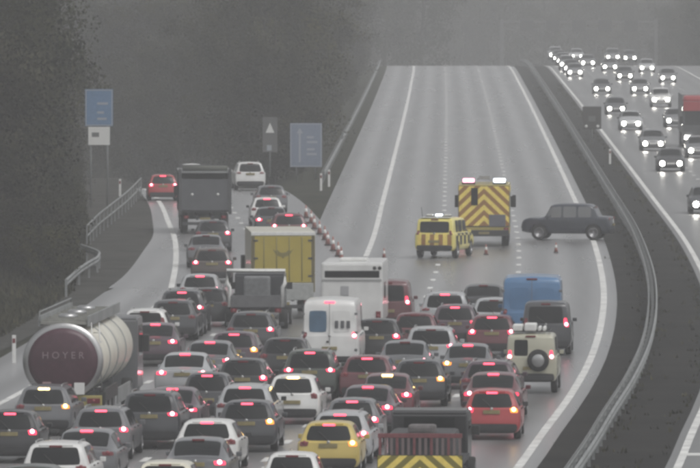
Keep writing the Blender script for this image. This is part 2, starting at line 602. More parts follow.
for i in range(18):
    MB().box(-0.04, 0.04, -0.04, 0.04, -0.1, 1.1).build('post', GALV, tall, (sf(436 + i * 5), 436 + i * 5, 0))
rt = empty('barrier_end'); tag(rt, 'short curving low crash barrier end on the left verge behind the tanker', 'safety barrier')
pts = [(-11.9, 377), (-11.75, 390), (-11.55, 398), (-11.35, 404), (-11.4, 409), (-11.7, 413), (-12.2, 417), (-12.6, 420)]
c0 = pchip(list(range(len(pts))), [q[0] for q in pts]); c1 = pchip(list(range(len(pts))), [q[1] for q in pts])
for z in (0.52, 0.68):
    MB().tube([(c0(i * 0.25), c1(i * 0.25), z) for i in range(29)], 0.07).build('rail', GALV, rt)
for q in pts:
    link('post', post_me, None, rt, (q[0], q[1], 0))

# ================================================================== CARS
def car_shape(kind):
    K = dict(L=4.15, W=1.80, H=1.47, zb=0.24, belt=0.93, nose=0.74, wst=0.56, wsb=0.735, roofw=0.60, deck=None, decay=0.95,
             off=[.06, .05, .0, .0, .05, .075, .11, .36, .46, .5], tail=(.70, .985, 4.1, 5.75), glass=(6.15, 7.35, .86), plate_v=4.25, wheel=.32)
    if kind == 'small':
        K.update(L=3.75, W=1.70, H=1.50, tail=(.74, .985, 4.0, 6.0), plate_v=3.6)
    if kind == 'suv':
        K.update(L=4.5, W=1.88, H=1.66, zb=0.30, belt=1.06, nose=0.88, wst=.60, wsb=.76, roofw=.64, off=[.06, .05, .0, .0, .05, .07, .10, .27, .36, .4], tail=(.66, .985, 4.35, 5.7), wheel=.36)
    if kind == 'mpv':
        K.update(L=4.4, W=1.83, H=1.65, belt=0.98, nose=.80, wst=.62, wsb=.82, off=[.06, .05, .0, .0, .04, .05, .07, .22, .3, .34], tail=(.80, .985, 4.2, 6.7), plate_v=4.3)
    if kind == 'estate':
        K.update(L=4.75, W=1.84, H=1.48, belt=.92, wst=.60, wsb=.74, off=[.06, .05, .0, .0, .05, .07, .10, .33, .42, .46], tail=(.70, .985, 4.2, 5.6))
    if kind == 'saloon':
        K.update(L=4.75, W=1.84, H=1.45, belt=.90, wst=.58, wsb=.73, deck=(0.50, 1.25), decay=.4, off=[.06, .05, .0, .0, .04, .06, .07, .08, .09, .1], tail=(.62, .985, 4.2, 5.5), plate_v=4.3)
    if kind == 'van':
        K.update(L=5.6, W=2.02, H=2.48, zb=.34, belt=1.25, nose=1.0, wst=.80, wsb=.90, roofw=.80, decay=.5, off=[.05, .04, .0, .0, .03, .04, .05, .12, .2, .24], tail=(.88, .99, 4.2, 6.2), glass=(6.1, 6.95, .80), wheel=.36, plate_v=3.4)
    if kind == 'smallvan':
        K.update(L=4.6, W=1.86, H=1.92, zb=.28, belt=1.12, nose=.86, wst=.68, wsb=.84, roofw=.74, decay=.5, off=[.05, .04, .0, .0, .03, .04, .05, .14, .22, .26], tail=(.84, .99, 4.2, 6.4), glass=(6.1, 6.98, .80), plate_v=3.5)
    if kind == 'utility':
        K.update(L=4.6, W=1.80, H=1.97, zb=.42, belt=1.22, nose=1.02, boxy=True, wst=.62, wsb=.70, roofw=.78, decay=.4, off=[.04, .03, .0, .0, .01, .02, .03, .07, .12, .16], tail=(.84, .97, 5.2, 6.4), glass=(6.1, 6.9, .66), wheel=.39, plate_v=3.4)
    if kind == 'patrol':
        K.update(L=4.75, W=1.92, H=1.90, zb=.38, belt=1.18, nose=1.0, boxy=True, wst=.62, wsb=.72, roofw=.78, decay=.4, off=[.04, .03, .0, .0, .01, .02, .03, .10, .16, .2], tail=(.84, .98, 4.4, 6.3), glass=(6.1, 6.95, .84), wheel=.38, plate_v=3.4)
    if kind == 'pickup':
        K.update(L=4.35, W=1.86, H=1.80, zb=.36, belt=1.10, nose=1.06, boxy=True, wst=.66, wsb=.755, roofw=.74, deck=(.70, .84), decay=.4, off=[.06, .05, .0, .0, .03, .04, .05, .06, .07, .08], tail=(.84, .985, 4.0, 5.7), wheel=.38, plate_v=3.4)
    return K

class Car:
    """lofted car body: S(u, v) runs round the section, R(t, v) closes the tail, N(t, v) the nose"""
    def __init__(self, kind):
        K = self.K = car_shape(kind)
        L, W, H, belt = K['L'], K['W'] / 2, K['H'], K['belt']
        van = kind in ('van', 'smallvan', 'utility')
        ut, ub = L * K['wst'], L * K['wsb']
        us = [0, .10, .35, 1.0, L * .42, ut, (ut + ub) / 2, ub, (ub + L) / 2, L - .35, L - .1, L]
        self.w = pchip(us, [W * .93, W * .985, W, W, W, W, W, W, W * .985, W * (.975 if K.get('boxy') else .95), W * (.95 if K.get('boxy') else .88), W * (.91 if K.get('boxy') else .80)])
        self.zb = pchip([0, .3, 1, L - 1, L - .3, L], [K['zb'] - .02, K['zb'] - .04, K['zb'] - .04, K['zb'] - .04, K['zb'], K['zb'] + .06])
        bl = belt
        self.belt = pchip(us, [bl, bl + .01, bl + .01, bl, bl - .01, bl - .02, bl - .03, bl - .05, (bl + K['nose']) / 2, K['nose'] + .02, K['nose'] - (.02 if K.get('boxy') else .07), K['nose'] - (.07 if K.get('boxy') else .18)])
        if K['deck']:
            d0, d1 = K['deck']
            ru = [0, d0, (d0 + d1) / 2, d1, 1.7, 2.2, ut, (ut + ub) / 2, ub, (ub + L) / 2, L - .1, L]
            rz = [bl + .06, bl + .10, (bl + .1 + H) / 2 - .01, H - .06, H - .005, H, H - .06, (H - .06 + bl) / 2, bl + .03, bl - .0 if K.get('boxy') else bl - .02, K['nose'], K['nose'] - (.04 if K.get('boxy') else .12)]
        else:
            ru = [0, .10, .5, 1.3, L * .42, ut, (ut + ub) / 2, ub, (ub + L) / 2, L - .35, L - .1, L]
            rz = [H - .05, H - .02, H, H, H - .01, H - .07, (H - .07 + bl) / 2 + .02, bl + .0, (bl + K['nose']) / 2 + .05, K['nose'] + .06, K['nose'], K['nose'] - .12]
        self.zr = pchip(ru, rz)
        rw = K['roofw'] / .9 * W
        self.wr = pchip([0, 1, ut, ub, L], [rw * .96, rw, rw * .98, W * .72, W * .62])
        self.offv = pchip(list(range(10)), K['off'])
        self.L, self.W, self.H = L, W, H
    def sec(self, u):
        w, zb, belt, zr, wr = self.w(u), self.zb(u), self.belt(u), self.zr(u), self.wr(u)
        g = max(zr - belt, 0.012)
        xg = .93 * w
        P = [(0, zb), (.80 * w, zb), (.955 * w, zb + .09), (w, zb + .28), (.995 * w, belt - .13), (.968 * w, belt - .012),
             (xg, belt + .012 + .0 * g), (xg + (wr - xg) * .80, belt + .84 * g), (wr - .09, belt + .975 * g), (0, zr + .018)]
        return P
    def S(self, u, v, sgn=1):
        u = clamp(u, 0, self.L)
        key = round(u, 4)
        c = self.__dict__.setdefault('cache', {})
        if key not in c:
            P = self.sec(u)
            c[key] = (pchip(list(range(10)), [q[0] for q in P]), pchip(list(range(10)), [q[1] for q in P]))
        fx, fz = c[key]
        y = u + self.offv(v) * max(0.0, 1 - u / self.K['decay'])
        if u > self.L - .9:                                            # the nose leans back towards the bonnet
            y -= 0.16 * sstep(2.5, 7, v) * ((u - self.L + .9) / .9)
        return Vector((sgn * fx(v), y, fz(v)))
    def R(self, t, v):
        p = self.S(0, v)
        return Vector((t * p.x, p.y - (.075 if v < 4 else .05) * (1 - t * t), p.z))
    def N(self, t, v):
        p = self.S(self.L, v)
        return Vector((t * p.x, p.y + .10 * (1 - t * t), p.z))
    def T(self, u, b, vmin=7.15):
        return self.S(u, 9 - abs(b) * (9 - vmin), 1 if b >= 0 else -1)
    def body(self, name):
        us = sorted(set([0, .03, .07, .12, .2, .3, .45, .6, .8, 1.0] + [1.0 + (self.L - 1.3) * i / 15 for i in range(1, 16)] + [self.L - .2, self.L - .1, self.L - .04, self.L]))
        vs_ = [i * .5 for i in range(19)]
        mb = MB()
        ring = [(v, 1) for v in vs_] + [(v, -1) for v in vs_[-2:0:-1]]
        n = len(ring)
        V, Fc = [], []
        for u in us:
            for v, s in ring: V.append(self.S(u, v, s))
        for i in range(len(us) - 1):
            for k in range(n):
                q = (k + 1) % n
                Fc.append((i * n + k, i * n + q, (i + 1) * n + q, (i + 1) * n + k))
        for fn, base in ((self.R, 0), (self.N, (len(us) - 1) * n)):
            ts = [-1, -.8, -.5, 0, .5, .8, 1]
            o0 = len(V)
            for v in vs_:
                for t in ts: V.append(fn(t, v))
            for i in range(len(vs_) - 1):
                for k in range(len(ts) - 1):
                    a = o0 + i * len(ts) + k
                    Fc.append((a, a + 1, a + len(ts) + 1, a + len(ts)))
        mb.add(V, Fc, True)
        me = mb.mesh(name, fix=False)
        bm = bmesh.new(); bm.from_mesh(me)
        bmesh.ops.remove_doubles(bm, verts=bm.verts[:], dist=0.002)
        bmesh.ops.dissolve_degenerate(bm, edges=bm.edges[:], dist=0.0005)
        bmesh.ops.recalc_face_normals(bm, faces=bm.faces[:])
        bm.to_mesh(me); bm.free()
        return me
    def patch(self, fn, a0, a1, b0, b1, na=6, nb=6, off=.006, depth=.02, rnd=.12):
        V, Fc = [], []
        def P(i, j):
            x, y = -1 + 2 * i / na, -1 + 2 * j / nb
            x, y = x * math.sqrt(max(0, 1 - rnd * y ** 6)), y * math.sqrt(max(0, 1 - rnd * x ** 6))
            a, b = (a0 + a1) / 2 + x * (a1 - a0) / 2, (b0 + b1) / 2 + y * (b1 - b0) / 2
            e = 1e-3
            p = fn(a, b)
            nrm = (fn(a + e, b) - fn(a - e, b)).cross(fn(a, b + e) - fn(a, b - e))
            if nrm.length < 1e-12: nrm = Vector((0, 0, 1))
            nrm.normalize()
            if nrm.dot(p - Vector((0, self.L * .45, .75))) < 0: nrm = -nrm
            return p, nrm
        g = [[P(i, j) for j in range(nb + 1)] for i in range(na + 1)]
        for row in g:
            for p, nr in row: V.append(p + nr * off)
        w = nb + 1
        for i in range(na):
            for j in range(nb):
                Fc.append((i * w + j, i * w + j + 1, (i + 1) * w + j + 1, (i + 1) * w + j))
        border = [(0, j) for j in range(nb)] + [(i, nb) for i in range(na)] + [(na, j) for j in range(nb, 0, -1)] + [(i, 0) for i in range(na, 0, -1)]
        o0 = len(V)
        for (i, j) in border:
            p, nr = g[i][j]
            V.append(p + nr * (off - depth))
        m = len(border)
        for k in range(m):
            q = (k + 1) % m
            (i, j), (i2, j2) = border[k], border[q]
            Fc.append((i * w + j, o0 + k, o0 + q, i2 * w + j2))
        mb = MB()
        mb.add(V, Fc, False)
        me = mb.mesh('patch')
        auto_smooth(me, 40)
        return me

def cut_arches(me, cuts):
    o = bpy.data.objects.new('tmp', me); COL.objects.link(o)
    tmp = []
    for (y, r, W) in cuts:
        for s in (-1, 1):
            c = MB().lathe([(r, s * (W - .34)), (r, s * (W + .3))], (0, y, r * .93), 'x', 18).build('tmpc', None)
            md = o.modifiers.new('b', 'BOOLEAN'); md.operation = 'DIFFERENCE'; md.object = c; md.solver = 'EXACT'
            tmp.append(c)
    me2 = bpy.data.meshes.new_from_object(o.evaluated_get(bpy.context.evaluated_depsgraph_get()))
    bpy.data.objects.remove(o)
    for c in tmp: bpy.data.objects.remove(c)
    if len(me2.polygons) < 100: me2 = me
    me2.materials.clear()
    auto_smooth(me2, 32)
    return me2

def wheel_meshes(r, w):
    t = MB().lathe([(r * .62, -w / 2), (r * .93, -w / 2), (r, -w / 2 + .03), (r, w / 2 - .03), (r * .93, w / 2), (r * .62, w / 2)], (0, 0, 0), 'x', 20).mesh('wheel')
    t.materials.append(TYRE)
    rm = MB().lathe([(r * .64, -w / 2 - .004), (r * .60, -w / 2 - .012), (r * .5, -w / 2 + .03), (r * .16, -w / 2 - .005), (.02, -w / 2 - .01)], (0, 0, 0), 'x', 20)
    rm.lathe([(r * .64, w / 2 + .004), (r * .60, w / 2 + .012), (r * .5, w / 2 - .03), (r * .16, w / 2 + .005), (.02, w / 2 + .01)], (0, 0, 0), 'x', 20)
    rm = rm.mesh('rim'); rm.materials.append(RIM)
    return t, rm

def put_wheels(root, spots, r, w):
    t, rm = wheel_meshes(r, w)
    for (x, y) in spots:
        a = link('wheel', t, None, root, (x, y, r))
        link('rim', rm, None, a)

PROTO = {}
def proto(kind, front_on=False):
    key = kind + ('_f' if front_on else '')
    if key in PROTO: return PROTO[key]
    c = Car(kind); K = c.K
    names = {'hatch': 'hatchback_car', 'small': 'small_hatchback', 'suv': 'suv', 'mpv': 'people_carrier', 'estate': 'estate_car', 'saloon': 'saloon_car',
             'van': 'panel_van', 'smallvan': 'small_van', 'utility': 'utility_vehicle', 'patrol': 'patrol_car', 'pickup': 'pickup_truck'}
    root = empty(names[kind])
    van = kind in ('van', 'smallvan')
    W, L = c.W, c.L
    r = K['wheel']
    ya, yb = (.80 if kind != 'van' else 1.15), L - (.86 if kind != 'van' else .95)
    me = cut_arches(c.body('body'), [(ya, r + .05, W), (yb, r + .05, W)])
    body = link('body', me, paint('grey'), root)
    put_wheels(root, [(s * (W - .125), y) for s in (-1, 1) for y in (ya, yb)], r, .21)
    # glass
    g0, g1, gt = K['glass']
    if kind in ('saloon', 'pickup'):
        d0, d1 = K['deck']
        link('rear_window', c.patch(lambda u, b: c.T(u, b, 7.3), d0 + .06, d1 - .03, -1, 1, 6, 10), GLASS, root)
    elif kind == 'van':
        for s in (-1, 1):
            link('rear_window', c.patch(c.R, s * .12, s * gt, g0 + .1, g1 - .15, 4, 4, .008), GLASS, root)
        mb = MB().box(-.008, .008, -.0, .03, c.S(0, 2.6).z, c.S(0, 8).z)
        o = mb.build('door_seam', GREYP, root); o.location.y = -.055
    elif kind == 'utility':
        link('rear_window', c.patch(c.R, -.72, -.12, g0, g1, 6, 6), GLASS, root)
    else:
        link('rear_window', c.patch(c.R, -gt, gt, g0, g1, 8, 6), GLASS, root)
    ut, ub = L * K['wst'], L * K['wsb']
    link('windscreen', c.patch(lambda u, b: c.T(u, b, 7.25), ut + .05, ub - .03, -1, 1, 6, 10), GLASS, root)
    for s in (-1, 1):
        fn = (lambda s: (lambda u, v: c.S(u, v, s)))(s)
        spans = [(L * .60, ut + (ub - ut) * .55)] if van else ([(.62, L * .235), (L * .25, L * .43), (L * .45, ut + (ub - ut) * .6)] if kind in ('estate', 'suv', 'mpv', 'utility', 'patrol') else [(.62, L * .41), (L * .43, ut + (ub - ut) * .6)])
        if kind == 'saloon': spans = [(1.15, L * .41), (L * .43, ut + (ub - ut) * .6)]
        if kind == 'pickup': spans = [(.92, L * .36), (L * .38, L * .53), (L * .55, ut + (ub - ut) * .6)]
        for a, b in spans:
            link('side_window', c.patch(fn, a, b, 6.12, 6.93, 6, 4, .005), GLASS, root)
        # mirror
        q = c.S(ub - .25, 6, s)
        MB().box(-.08, .08, -.04, .07, -.02, .11, .025).build('mirror', paint('grey'), root, (q.x + s * .11, q.y, q.z))
        # tail lamp with its bulb
        t0, t1, v0, v1 = K['tail']
        tl = link('tail_light', c.patch(c.R, s * t0, s * t1, v0, v1, 5, 5, .014, .03), LENS_OFF, root)
        cp = c.R(s * (t0 + t1) / 2, (v0 + v1) / 2)
        bo = MB().lathe([(.062, 0), (.052, -.02), (.02, -.03)], (0, 0, 0), 'y', 12).build('bulb', BULB_OFF, tl, (cp.x, cp.y - .012, cp.z))
        # headlamp
        hl = link('headlight', c.patch(lambda t, v: c.N(t, v), s * .58, s * .97, 4.0, 5.2, 4, 4, .014, .03), HEAD_ON if front_on else HEAD_OFF, root)
        if front_on:
            hp = c.N(s * .76, 4.6)
            MB().lathe([(.155, -.06), (.15, .04), (.10, .065), (.03, .07)], (0, 0, 0), 'y', 16).build('bulb', HEAD_ON, hl, (hp.x, hp.y + .05, hp.z + .02))
    # high level brake lamp
    if kind in ('saloon', 'pickup'):
        hb = c.S(K['deck'][1] - .05, 9)
        q = Vector((0, hb.y - .02, hb.z + .02))
    else:
        q = c.R(0, 7.75 if kind not in ('van',) else 8)
        q.y -= .02
    hb = MB().box(-.17, .17, -.03, .02, -.025, .03, .008).build('brake_light', LENS_OFF, root, q)
    # bumper, plates, grille
    link('bumper', c.patch(c.R, -.97, .97, .9, 2.7 if kind in ('saloon', 'van', 'pickup') else 2.95, 10, 5, .018, .04), TRIM, root)  # dark bumper trim, enlarged so its colour deepens the shade under the tail
    link('front_grille', c.patch(c.N, -.52, .52, 2.2, 4.0, 8, 4, .012, .03), TRIM, root)
    q = c.R(0, K['plate_v'])
    MB().box(-.26, .26, -.035, .01, -.056, .056, .004).build('number_plate', PLATE_Y, root, (q.x, q.y - .01, q.z))
    q = c.N(0, 2.6)
    MB().box(-.26, .26, -.01, .03, -.056, .056, .004).build('number_plate', PLATE_W, root, (q.x, q.y + .01, q.z))
    if kind in ('hatch', 'suv', 'mpv', 'small'):                          # roof spoiler lip
        link('spoiler', c.patch(c.R, -.82, .82, 7.75, 8.5, 8, 3, .03, .05), paint('grey'), root)
    if kind in ('hatch', 'small', 'suv', 'mpv', 'estate', 'patrol', 'smallvan'):       # rear wiper and badge
        a, b = c.R(.02, g0 - .1), c.R(-.42, g0 + (g1 - g0) * .42)
        MB().tube([a + Vector((0, -.03, 0)), a.lerp(b, .5) + Vector((0, -.035, .01)), b + Vector((0, -.03, 0))], .011, 5).build('wiper', BLK, root)
    q = c.R(0, 5.35 if kind not in ('van', 'smallvan', 'utility') else 5.0)
    MB().lathe([(.05, .01), (.045, -.012), (.01, -.014)], (q.x, q.y - .008, q.z), 'y', 12).build('badge', CHROME, root)
    for s in (-1, 1):
        for u in (L * .30, L * .52):
            q = c.S(u, 4.75, s)
            MB().box(-.02, .02, -.10, .10, -.015, .015, .006).build('door_handle', TRIM, root, (q.x + s * .012, q.y, q.z))
    if kind in ('suv', 'estate', 'mpv'):
        for s in (-1, 1):
            MB().tube([c.S(u, 8.0, s) + Vector((0, 0, z)) for u, z in ((.5, .0), (.62, .05), (1.5, .055), (L * .52, .05), (L * .55, 0))], .018, 6).build('roof_rail', CHROME, root)
    index_kids(root)
    PROTO[key] = (root, c)
    return PROTO[key]

used = set()
boxes = []
def dress(o, colour, lights):
    for ch in KIDS[o.name]:
        nm = ch.name.split('.')[0]
        if nm in ('body', 'mirror', 'spoiler'):
            setmat(ch, TRIM if (nm == 'mirror' and colour in ('white', 'silver', 'red') and random.random() < .3) else paint(colour))
        elif nm == 'tail_light':
            bulb = KIDS[ch.name][0]
            right = bulb.location.x > 0
            a = 'r' if right else 'l'
            y = 'y' if right else 'x'
            if y in lights:
                setmat(ch, LENS_AMB); setmat(bulb, BULB_AMB)
            elif a in lights:
                setmat(ch, LENS_ON); setmat(bulb, BULB_RED)
            else:
                setmat(ch, LENS_OFF); setmat(bulb, BULB_OFF)
        elif nm == 'brake_light':
            if 'h' in lights: setmat(ch, BRAKE_ON)
            else: setmat(ch, BULB_AMB if 'o' in lights else LENS_OFF)
KINDLEN = {}
def heading(d, x):
    """direction of the traffic at a place: along the motorway, or off along the slip road"""
    m = slope(RE, d)
    if d > 330:
        k = clamp((RE(d) - x - 6.5) / 6.0) * sstep(330, 430, d)
        m = m * (1 - k) + (slope(SLX, max(d, 388)) - .004) * k
    return m
def place(kind, px, ytop, colour, lights, label, group='cars queueing towards the slip road', yaw=0.0, cat='car', scale=1.0):
    root, c = proto(kind)
    p = on_plane(px, ytop + 2.0, c.H * scale)
    o = root if root.name not in used else copy_tree(root)
    used.add(o.name if o is not root else root.name)
    h = heading(p.y, p.x) + yaw + random.uniform(-.012, .012)
    back = .35
    o.location = (p.x - back * h, p.y - back, terr(p.x, p.y) + 0.012)
    o.rotation_euler = (0, 0, -math.atan(h))
    o.scale = (scale * random.uniform(.97, 1.03), scale * random.uniform(.96, 1.02), scale)
    dress(o, colour, lights)
    tag(o, label, cat, group)
    boxes.append((o.location.x, o.location.y, h, c.W * scale * 2, c.L * scale, label))
    return o
Q = 'cars queueing towards the slip road'
# kind, photo column of the tail, photo row of the roof, paint, lamps (l r h = red lit, x y = amber lit left/right, o = amber high), label
CARS = [
 # far end of the slip road
 ('hatch', 163, 173, 'red', 'lrh', 'red braking hatchback furthest left at the top of the slip road'),
 ('small', 192, 161, 'white', 'h', 'white car whose roof just shows past the left top corner of the dark tipper lorry'),
 ('suv', 250, 160, 'white', '', 'white SUV alone at the far end of the slip road right of the dark lorry'),
 ('hatch', 271, 184, 'grey', '', 'grey hatchback just ahead of the small white car on the slip road'),
 ('hatch', 267, 196, 'white', 'h', 'white hatchback on the slip road between two grey cars beyond the yellow lorry'),
 ('saloon', 272, 206, 'darkgrey', 'l', 'dark grey saloon tucked behind the white slip road hatchback'),
 ('estate', 289, 212, 'darkred', 'lrh', 'dark red estate braking just ahead of the yellow box lorry'),
 ('hatch', 213, 219, 'darkgrey', 'r', 'dark hatchback directly behind the tipper lorry'),
 ('saloon', 206, 234, 'grey', '', 'grey saloon second in line behind the tipper lorry'),
 ('estate', 212, 247, 'brown', 'lr', 'brown estate third behind the tipper lorry with a dark rear window'),
 ('hatch', 200, 273, 'silver', 'rh', 'silver hatchback with bright brake lamps left of the white goalpost pickup'),
 ('suv', 182, 289, 'darkgrey', 'rh', 'dark grey SUV in the left file just behind the braking silver hatchback'),
 ('estate', 173, 299, 'darkgrey', '', 'charcoal estate in the left file, second behind the braking silver hatchback'),
 ('mpv', 145, 308, 'white', '', 'white people carrier just right of the tanker front'),
 ('saloon', 154, 323, 'purple', 'rh', 'dark plum saloon with its high brake lamp lit beside the tanker'),
 # left files
 ('saloon', 183, 353, 'silver', 'lrh', 'pale silver saloon with both tail lamps lit behind the plum saloon'),
 ('saloon', 208, 341, 'grey', 'rho', 'grey saloon one file right of the pale silver saloon, red lamp lit'),
 ('hatch', 234, 331, 'purple', 'ryh', 'plum hatchback with amber right lamp behind the dark wide-windowed estate'),
 ('estate', 251, 311, 'darkgrey', 'r', 'dark grey estate with a broad grey rear window behind the goalpost pickup'),
 ('saloon', 170, 388, 'purple', 'rh', 'dark purple saloon braking just ahead of the large charcoal SUV'),
 ('suv', 150, 391, 'darkgrey', 'r', 'large charcoal SUV with pale roof edge below and right of the tanker'),
 ('estate', 44, 385, 'grey', 'yo', 'grey estate directly behind the tanker with amber lamp flashing'),
 ('hatch', 10, 410, 'black', 'rh', 'black hatchback cut by the left picture edge with red lamps lit'),
 ('estate', 101, 407, 'grey', 'rh', 'mid-grey estate just left of the large charcoal SUV'),
 ('saloon', 84, 430, 'grey', 'h', 'grey saloon just right of and ahead of the white SUV at bottom left'),
 ('suv', 56, 442, 'white', '', 'bright white SUV at the bottom left corner'),
 ('hatch', 30, 465, 'green', '', 'dull green-grey hatchback roof at the very bottom left'),
 ('hatch', 207, 419, 'white', 'h', 'white hatchback with curved pale roof behind the dark purple saloon'),
 ('saloon', 196, 439, 'grey', 'r', 'grey saloon with wide pale rear window directly behind the curved white hatchback'),
 ('hatch', 165, 461, 'cream', '', 'cream-roofed hatchback at the bottom edge, left of centre'),
 ('hatch', 247, 400, 'darkgrey', 'lryh', 'charcoal hatchback with lit lamps directly behind the silver estate'),
 ('estate', 245, 384, 'silver', 'ho', 'silver estate with a broad high brake lamp ahead of the charcoal hatchback'),
 ('small', 293, 374, 'white', 'o', 'small white hatchback with black rear window between silver estate and green-grey SUV'),
 ('hatch', 243, 358, 'black', 'r', 'black hatchback between the silver estate and the plum hatchback with amber lamp'),
 # middle files
 ('suv', 310, 349, 'green', 'lrho', 'dark green-grey SUV with red lamps directly behind the white panel van'),
 ('hatch', 329, 421, 'gold', 'yh', 'golden yellow hatchback at the bottom centre'),
 ('small', 292, 452, 'white', '', 'small white car at the bottom edge behind the golden hatchback'),
 ('estate', 340, 411, 'silver', 'rh', 'silver estate directly ahead of the golden yellow hatchback'),
 ('hatch', 352, 398, 'grey', 'rh', 'grey hatchback with one round red lamp, second ahead of the golden hatchback'),
 ('saloon', 366, 386, 'purple', 'rh', 'plum saloon with high brake lamp, third ahead of the golden hatchback'),
 ('saloon', 386, 374, 'darkred', 'xro', 'dark red saloon with amber left lamp just ahead of the plum saloon'),
 ('hatch', 419, 359, 'darkgrey', 'ry', 'charcoal hatchback with rounded tail left of the grey saloon in the middle'),
 ('saloon', 404, 341, 'grey', 'xr', 'grey saloon with yellowish lamps just ahead of the rounded charcoal hatchback'),
 ('suv', 431, 326, 'silver', 'lr', 'silver-grey SUV with large pale rear window in the middle of the queue'),
 ('hatch', 377, 318, 'black', 'r', 'black hatchback close beside the right flank of the white panel van'),
 ('saloon', 467, 344, 'grey', 'xh', 'grey saloon with amber left lamp ahead of the red cars'),
 ('hatch', 285, 337, 'black', 'r', 'black hatchback half hidden along the left flank of the white panel van'),
 ('hatch', 207, 287, 'black', '', 'black hatchback right of the dark grey SUV in the left files'),
 ('hatch', 367, 355, 'darkred', 'rh', 'dark red hatchback between the green-grey SUV and the grey saloon with yellowish lamps'),
 ('small', 207, 372, 'darkgrey', 'rh', 'small dark hatchback between the pale silver saloon and the white hatchback with curved roof'),
 # right files
 ('hatch', 492, 389, 'red', 'lryh', 'bright red hatchback last in the right-hand lane'),
 ('saloon', 492, 373, 'darkred', 'lrh', 'dark red saloon directly ahead of the bright red hatchback'),
 ('estate', 489, 360, 'purple', 'h', 'plum estate second ahead of the bright red hatchback beside the beige utility vehicle'),
 ('hatch', 415, 312, 'darkred', 'xr', 'dark red hatchback with bright amber left lamp behind the maroon van'),
 ('estate', 455, 304, 'purple', 'rh', 'plum estate with high brake lamp behind the front silver SUV'),
 ('hatch', 492, 314, 'darkred', 'lrh', 'dark red hatchback with large red lamp left of the dark small van'),
 ('suv', 445, 291, 'silver', 'h', 'silver SUV with dark oval rear window at the front of the queue'),
 ('hatch', 494, 297, 'silver', '', 'pale silver hatchback just left of the blue van'),
 ('saloon', 483, 284, 'black', '', 'black saloon at the very front of the queue left of the blue van'),
]
for k, px, yt, colr, li, lab in CARS:
    place(k, px, yt, colr, li, lab)
V = 'vans standing in the queue'
mv = place('smallvan', 388, 279, 'maroon', 'r', 'maroon small van half hidden by the white motorhome', V, cat='van')
dv = place('smallvan', 546, 300, 'darkgrey', 'r', 'dark grey small van directly behind the tall blue van', V, cat='van')
bv = place('van', 532, 275, 'blue', '', 'tall blue panel van at the front right of the queue', V, cat='van', scale=1.055)
bv.scale.x = 1.17
wv = place('van', 330, 298, 'white', 'rh', 'white panel van with a blue rear window in the middle of the queue', V, cat='van')
uv_ = place('utility', 531, 332, 'beige', 'lr', 'beige utility vehicle with loaded roof rack and rear spare wheel', V, cat='off-roader')
ev = place('patrol', 436, 216, 'hiviz', '', 'yellow traffic patrol 4x4 parked on the closed carriageway left of the fire engine', 'emergency vehicles on the closed lanes', yaw=.2, cat='patrol car')

def kid(o, nm):
    return [c for c in KIDS[o.name] if c.name.split('.')[0] == nm]
# the blue van has a plain metal rear, the white one a blue sheet in its left pane and three dark letters on the right door
for w in kid(bv, 'rear_window'):
    setmat(w, paint('blue'))
for w in kid(wv, 'rear_window'):
    if w.data.vertices[0].co.x < 0:
        setmat(w, principled('blue_film', (0.07, 0.13, 0.20), rough=0.2, noise=.2, nscale=3))
    else:
        setmat(w, paint('white'))
for i in range(3):
    MB().box(-.06, .06, -.012, .01, -.13, .13, .01).build('letter', principled('letter_grey', (.09, .09, .1), rough=.6), wv, (.24 + i * .20, -.052 + .05 + .0, 1.63))
for vv in (wv, bv):
    for sx in (-1, 1):
        for z in (.75, 1.35, 2.0): MB().box(-.05, .05, -.02, .01, -.04, .04, .008).build('hinge', GREYP, vv, (sx * .90, -.002, z))
    MB().box(-.11, -.03, -.075, -.03, 1.0, 1.06, .008).build('door_handle', TRIM, vv)
# load, rack, spare wheel of the utility vehicle
c_ut = proto('utility')[1]
rack = MB()
for s in (-.62, .62): rack.tube([(s, .25, 2.04), (s, 2.6, 2.04)], .02)
for y in (.3, 1.0, 1.7, 2.5): rack.tube([(-.62, y, 2.04), (.62, y, 2.04)], .018)
rk = rack.build('roof_rack', STEEL, uv_)
for (x0, x1, y0, z1) in ((-.62, -.28, .2, 2.26), (-.22, .18, .15, 2.30), (.24, .34, .2, 2.2), (.40, .50, .2, 2.2)):
    MB().box(x0, x1, y0, y0 + 1.1, 2.06, z1, .04).build('bundle', WHITE, rk)
sw = MB().lathe([(.10, -.02), (.30, -.03), (.37, .02), (.37, .16), (.3, .2)], (.26, -.2, 1.10), 'y', 20).build('spare_wheel', TYRE, uv_)
MB().lathe([(.02, -.03), (.2, -.035), (.22, -.02)], (.26, -.2, 1.10), 'y', 16).build('rim', CHROME, sw)
MB().box(-.8, .8, -.10, .0, .44, .58, .02).build('rear_step', TRIM, uv_)
# livery, beacon bar and aerial of the patrol car
c_su = proto('patrol')[1]
def livery(owner, c):
    k = 0
    for t in [-.92 + .23 * i for i in range(8)]:
        sg = 1 if t + .11 < 0 else -1
        fn = lambda a, b, t=t, sg=sg: c.R(clamp(t + a * .23 + sg * .0 * b, -.97, .97), 2.9 + b * 3.0)
        link('livery_panel', c.patch(fn, .04, .96, .02, .55 if k % 2 else .98, 3, 4, .009, .02, .0), ORG if k % 2 else YEL, owner)
        k += 1
    for s in (-1, 1):
        for i in range(8):
            for j in range(2):
                fn = lambda u, v, s=s: c.S(u, v, s)
                if (i + j) % 2 == 0:
                    link('livery_panel', c.patch(fn, .35 + i * .45, .35 + (i + 1) * .45, 3.0 + j * 1.0, 4.0 + j * 1.0, 3, 3, .006, .012, 0), BLK, owner)
livery(ev, c_su)
bar = MB().box(-.6, .6, .9, 1.15, 1.93, 1.98, .02).build('light_bar', BLK, ev)
